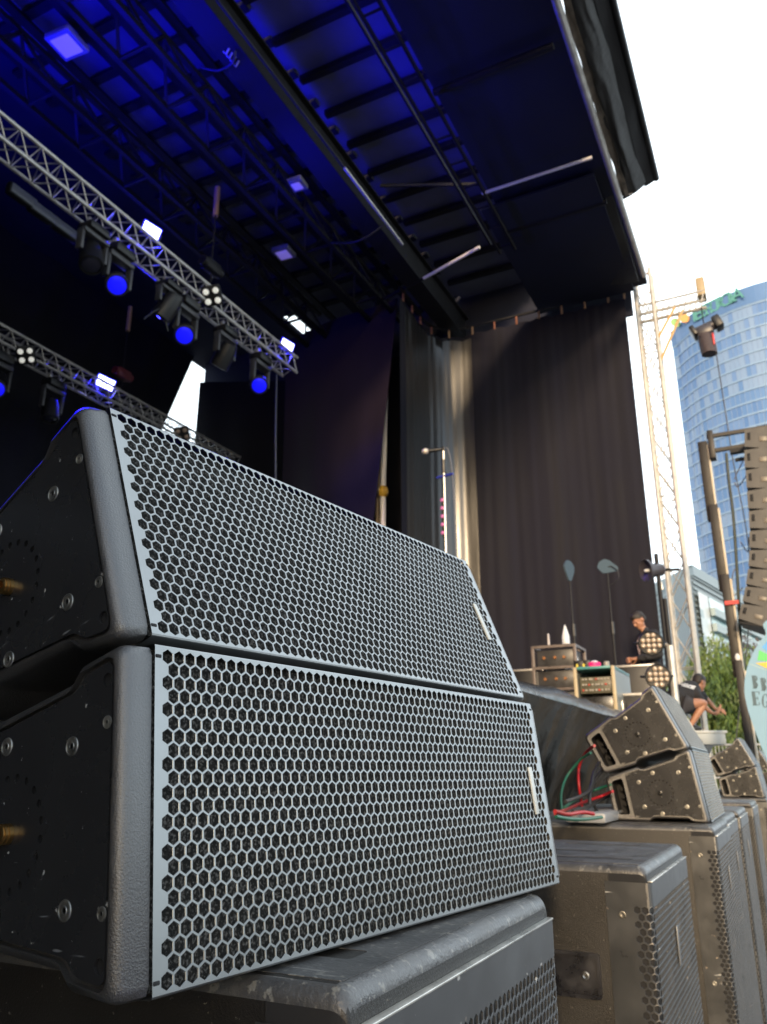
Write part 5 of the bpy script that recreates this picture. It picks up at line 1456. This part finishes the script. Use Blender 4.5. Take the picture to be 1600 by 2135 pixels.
def person_standing():
    hp = P(1325, 1290, d=10.45); yaw = radians(122)          # facing towards camera left and a little to the camera
    fwd = V((-.80, -.60, 0)).normalized(); rgt = V((fwd.y, -fwd.x, 0)); rgt = V((fwd.y, -fwd.x, 0))
    base = V((hp.x, hp.y, DZ)) - fwd*.17
    M0 = Matrix(((rgt.x, fwd.x, 0, base.x), (rgt.y, fwd.y, 0, base.y), (0, 0, 1, base.z), (0, 0, 0, 1)))
    ks = (hp.z-DZ)/1.605; M0 = M0 @ Matrix.Scale(ks, 4)
    t = empty('person', M=M0, label='man in black long-sleeved top with lanyard and hip badge, head bent over his hands', cat='person')
    S = Skel(); pel = S.j((0, 0, .93), .11)
    sp = S.j((0, .01, 1.10), .10, pel); ch = S.j((0, .02, 1.28), .12, sp); nb = S.j((0, .04, 1.40), .062, ch); nk = S.j((0, .075, 1.47), .052, nb); S.j((0, .10, 1.51), .052, nk)
    J = {}
    for s in (-1, 1):
        sh = S.j((s*.175, .02, 1.355), .055, ch); el = S.j((s*.235, .02, 1.09), .040, sh); fo = S.j((s*.17, .15, 1.06), .036, el); wr = S.j((s*.085, .245, 1.055), .027, fo)
        add_hand(S, wr, (s*.085, .245, 1.055), (-s*.55, .75, -.10), (0, .25, 1) if s > 0 else (0, .25, 1), (-s*.7, -.3, -.3))
        hi = S.j((s*.10, 0, .89), .085, pel); kn = S.j((s*.11, .03, .49), .058, hi); an = S.j((s*.12, -.01, .10), .040, kn); S.j((s*.13, .12, .045), .036, an)
    pit = radians(-38); R3 = Matrix.Rotation(pit, 3, 'X') @ Matrix.Rotation(radians(8), 3, 'Z')
    hm, T = head_mesh((0, .125, 1.575), R3)
    vs, fs = skin_obj(S.v, S.e, S.r, 0, 2, hm, .0065)
    MB().add(vs, fs).build('body', m_skin, t, 180)
    hair_mesh(T, R3).build('hair', m_hair, t, 180)
    for s in (-1, 1): MB().ball(T((s*.030, .080, .010)), (.012, .008, .006), 10, 6, R3).build('eye', m_hair, t)
    # top
    caps = [((0, 0, .90), (0, .01, 1.10), (.165, .125, .07), (.160, .120, .07)), ((0, .01, 1.10), (0, .02, 1.30), (.160, .12, .07), (.185, .13, .07)), ((0, .02, 1.30), (0, .045, 1.40), (.17, .11, .05), (.085, .078, .03)), ((0, .045, 1.40), (0, .055, 1.435), .072, .066)]
    for s in (-1, 1):
        caps += [((0, .02, 1.36), (s*.175, .02, 1.355), .085, .082), ((s*.175, .02, 1.355), (s*.24, .02, 1.09), .080, .062), ((s*.24, .02, 1.09), (s*.165, .155, 1.06), .060, .052), ((s*.165, .155, 1.06), (s*.105, .225, 1.056), .052, .042)]
    vs, fs = cap_mesh(caps, .011)
    def rumple(vs, k): return [v+V((noise.noise(v*13), noise.noise(v*13+V((5, 0, 0))), noise.noise(v*13+V((0, 7, 0)))))*k for v in vs]
    MB().add(vs, fs).build('long_sleeved_top', m_cloth, t, 180)
    S = Skel(); p0 = S.j((0, 0, .95), (.150, .115)); 
    for s in (-1, 1):
        h = S.j((s*.10, 0, .86), .112, p0); k = S.j((s*.115, .03, .49), .082, h); S.j((s*.125, -.01, .09), .066, k)
    vs, fs = skin_obj(S.v, S.e, S.r, 0, 2, None, .01); MB().add(rumple(vs, .012), fs).build('trousers', m_cloth, t, 180)
    for s in (-1, 1): MB().ball((s*.13, .05, .045), (.05, .135, .046), 14, 8).build('shoe', m_black, t)
    MB().tube([(-.07, .07, 1.42), (-.045, .165, 1.28), (0, .165, 1.12)], .008, 6).tube([(.07, .07, 1.42), (.045, .165, 1.28), (0, .165, 1.12)], .008, 6).build('lanyard', mat('grey_lanyard', (.24, .18, .18), .6), t)
    bd = MB().box((.16, .09, .80), (.012, .085, .15), rot('Z', radians(10)).to_3x3(), .004).build('hip_badge', mat('pale_badge_card', (.55, .45, .36), .5), t)
    MB().box((.168, .09, .765), (.004, .07, .05), rot('Z', radians(10)).to_3x3()).build('badge_band', mat('orange_badge_band', (.55, .25, .05), .5), bd)
    MB().tube([(.165, .09, .88), (.165, .09, .94)], .010, 6).build('badge_clip', m_alu, t)
person_standing()
def person_crouching():
    D = 11.9
    q = lambda px, py, o=0: P(px, py, d=D+o)
    pel = q(1413, 1463, 0); ch = q(1436, 1443, .20); nb = q(1447, 1436, .27); hd = q(1459, 1424, .32)
    base = V((q(1440, 1515).x, q(1440, 1515).y, q(1440, 1520, -.05).z))
    t = empty('person', base, label='crouching man in black printed t-shirt and dark shorts, reaching out to the right', cat='person')
    L_ = lambda p: V(p)-base
    S = Skel(); a0 = S.j(L_(pel), .125); a1 = S.j(L_(q(1424, 1453, .10)), .12, a0); a2 = S.j(L_(ch), .125, a1); a3 = S.j(L_(nb), .058, a2); a4 = S.j(L_(q(1453, 1431, .30)), .052, a3)
    s1 = S.j(L_(q(1449, 1446, .10)), .058, a2); e1 = S.j(L_(q(1470, 1474, .10)), .042, s1); f1 = S.j(L_(q(1479, 1482, .05)), .036, e1); wr = q(1489, 1489, .0); w1 = S.j(L_(wr), .028, f1)
    add_hand(S, w1, L_(wr), RT*.75+V((0, 0, .55)), (0, 0, 1), RT*.2+V((0, 0, .9)))
    s2 = S.j(L_(q(1452, 1442, .45)), .058, a2); e2 = S.j(L_(q(1478, 1462, .55)), .042, s2); w2p = q(1492, 1478, .5); w2 = S.j(L_(w2p), .028, e2)
    add_hand(S, w2, L_(w2p), RT*.9+V((0, 0, -.2)), (0, 0, 1), RT*.3+V((0, 0, -.7)))
    h1 = S.j(L_(q(1418, 1470, -.08)), .10, a0); k1p = q(1472, 1464, -.02); k1 = S.j(L_(k1p), .066, h1); cf = S.j(L_(q(1458, 1484, -.05)), .060, k1); an1 = q(1439, 1514, -.08); n1 = S.j(L_(an1), .040, cf); S.j(L_(q(1449, 1521, -.06)), .036, n1)
    h2 = S.j(L_(q(1420, 1470, .20)), .10, a0); k2 = S.j(L_(q(1462, 1478, .35)), .066, h2); n2p = q(1436, 1512, .3); n2 = S.j(L_(n2p), .040, k2); S.j(L_(q(1448, 1519, .3)), .036, n2)
    f = (RT*.78+V((0, 0, -.42))+V((-sin(YAW), cos(YAW), 0))*.35).normalized(); x_ = f.cross(V((0, 0, 1))).normalized(); z_ = x_.cross(f)
    R3 = Matrix((x_, f, z_)).transposed()
    hm, T = head_mesh(L_(hd), R3, 1.06)
    vs, fs = skin_obj(S.v, S.e, S.r, 0, 2, hm, .0075); MB().add(vs, fs).build('body', m_skin, t, 180)
    hair_mesh(T, R3, 1.04).build('hair', m_hair, t, 180)
    caps = [(L_(q(1406, 1459, 0)), L_(q(1424, 1449, .10)), .160, .170), (L_(q(1424, 1449, .10)), L_(q(1439, 1441, .20)), .170, .165), (L_(q(1439, 1441, .20)), L_(q(1447, 1436, .27)), .150, .085),
            (L_(q(1437, 1443, .15)), L_(q(1449, 1447, .08)), .11, .098), (L_(q(1449, 1447, .08)), L_(q(1461, 1462, .09)), .095, .078), (L_(q(1440, 1441, .3)), L_(q(1452, 1442, .45)), .11, .09), (L_(q(1452, 1442, .45)), L_(q(1466, 1453, .50)), .09, .075)]
    vs, fs = cap_mesh(caps, .012, .014, 10)
    sh = MB().add(vs, fs).build('printed_t_shirt', m_cloth, t, 180)
    # pale print lying on the upper back
    pr = MB(); rnd = random.Random(3)
    bvh = None
    from mathutils.bvhtree import BVHTree
    bvh = BVHTree.FromPolygons([tuple(v) for v in vs], fs)
    cloc = L_(CAM)
    for i in range(13):
        px = 1418+i*2.6; py = 1425+i*.75
        for (dx, dy, w) in ((0, -2, 1.3), (0.5, 1.0, 1.0), (-.4, 3.2, .8)):
            if rnd.random() < .25: continue
            pt = L_(q(px+dx, py+dy)); d_ = (pt-cloc).normalized(); hit = bvh.ray_cast(cloc, d_)
            if hit[0] is not None:
                n_ = hit[1]; p_ = hit[0]+n_*.004; a = n_.cross(V((0, 0, 1))).normalized(); b = n_.cross(a)
                pr.add([p_-a*.010*w-b*.010, p_+a*.010*w-b*.010, p_+a*.010*w+b*.010, p_-a*.010*w+b*.010], [(0, 1, 2, 3)])
    if pr.v: pr.build('back_print', m_wplastic, sh, None)
    S = Skel(); b0 = S.j(L_(q(1411, 1466, .0)), .165); g1 = S.j(L_(q(1424, 1470, -.06)), .135, b0); S.j(L_(q(1455, 1467, -.03)), .100, g1); g2 = S.j(L_(q(1422, 1472, .20)), .128, b0); S.j(L_(q(1450, 1477, .30)), .10, g2)
    vs, fs = skin_obj(S.v, S.e, S.r, 0, 2, None, .011); MB().add(vs, fs).build('shorts', m_shorts, t, 180)
    for p_ in (q(1446, 1519, -.07), q(1445, 1518, .3)):
        MB().ball(L_(p_), (.13, .055, .05), 14, 8, rot('Z', YAW).to_3x3()).build('shoe', m_black, t)
    zf = q(1446, 1524, -.07).z
    c = q(1455, 1530, .1); k = empty('storage_tub', (c.x, c.y, DZ), label='pale grey plastic tub under the crouching man', cat='tub')
    hh = max(.08, zf-DZ)
    MB().box((0, 0, hh/2), (.60, .62, hh), rot('Z', YAW).to_3x3(), .03).build('body', mat('pale_grey_tub', (.34, .37, .38), .4), k)
    MB().box((0, 0, hh-.02), (.64, .66, .035), rot('Z', YAW).to_3x3(), .012).build('rim', mat('pale_grey_tub_rim', (.45, .47, .47), .4), k)
person_crouching()
# ------------------------------------------------------------------ sky, sun, render settings
SUN_EL, SUN_AZ = radians(14), radians(165)      # azimuth from +Y (north) clockwise towards +X
w = bpy.data.worlds.new('World'); sc.world = w; w.use_nodes = True
N = w.node_tree.nodes; L = w.node_tree.links; bg = N['Background']
sky = N.new('ShaderNodeTexSky'); sky.sky_type = 'NISHITA'; sky.sun_disc = False
sky.sun_elevation = SUN_EL; sky.sun_rotation = SUN_AZ; sky.air_density = 1.0; sky.dust_density = 1.2; sky.ozone_density = 2.0
tc = N.new('ShaderNodeTexCoord'); nzn = N.new('ShaderNodeTexNoise'); nzn.inputs['Scale'].default_value = 1.6; nzn.inputs['Detail'].default_value = 5
L.new(tc.outputs['Generated'], nzn.inputs['Vector'])
mr = N.new('ShaderNodeMapRange'); mr.inputs[1].default_value = .3; mr.inputs[2].default_value = .7; mr.inputs[3].default_value = .55; mr.inputs[4].default_value = .82
L.new(nzn.outputs['Fac'], mr.inputs[0])
mx = N.new('ShaderNodeMix'); mx.data_type = 'RGBA'; 
sx = N.new('ShaderNodeSeparateXYZ'); L.new(tc.outputs['Generated'], sx.inputs[0])
m2 = N.new('ShaderNodeMapRange'); m2.inputs[1].default_value = -.2; m2.inputs[2].default_value = .75; m2.inputs[3].default_value = -.40; m2.inputs[4].default_value = .22; L.new(sx.outputs['Y'], m2.inputs[0])
ad = N.new('ShaderNodeMath'); ad.operation = 'ADD'; ad.use_clamp = True; L.new(mr.outputs[0], ad.inputs[0]); L.new(m2.outputs[0], ad.inputs[1])
L.new(ad.outputs[0], mx.inputs[0]); L.new(sky.outputs[0], mx.inputs[6]); mx.inputs[7].default_value = (8.6, 9.7, 10.4, 1)
L.new(mx.outputs[2], bg.inputs['Color']); bg.inputs['Strength'].default_value = .10
sl = bpy.data.lights.new('sun', 'SUN'); sl.energy = 1.7; sl.angle = radians(6); sl.color = (1, .73, .44)
so = bpy.data.objects.new('sun', sl); COL.objects.link(so)
sd = V((sin(SUN_AZ)*cos(SUN_EL), cos(SUN_AZ)*cos(SUN_EL), sin(SUN_EL)))
so.rotation_euler = sd.to_track_quat('Z', 'Y').to_euler()
sc.view_settings.view_transform = 'Standard'; sc.view_settings.look = 'None'; sc.view_settings.gamma = 1; sc.view_settings.use_curve_mapping = False
sc.view_settings.exposure = 1.5
sc.render.engine = 'CYCLES'; sc.cycles.use_denoising = True
sc.cycles.max_bounces = 8; sc.cycles.sample_clamp_indirect = 6
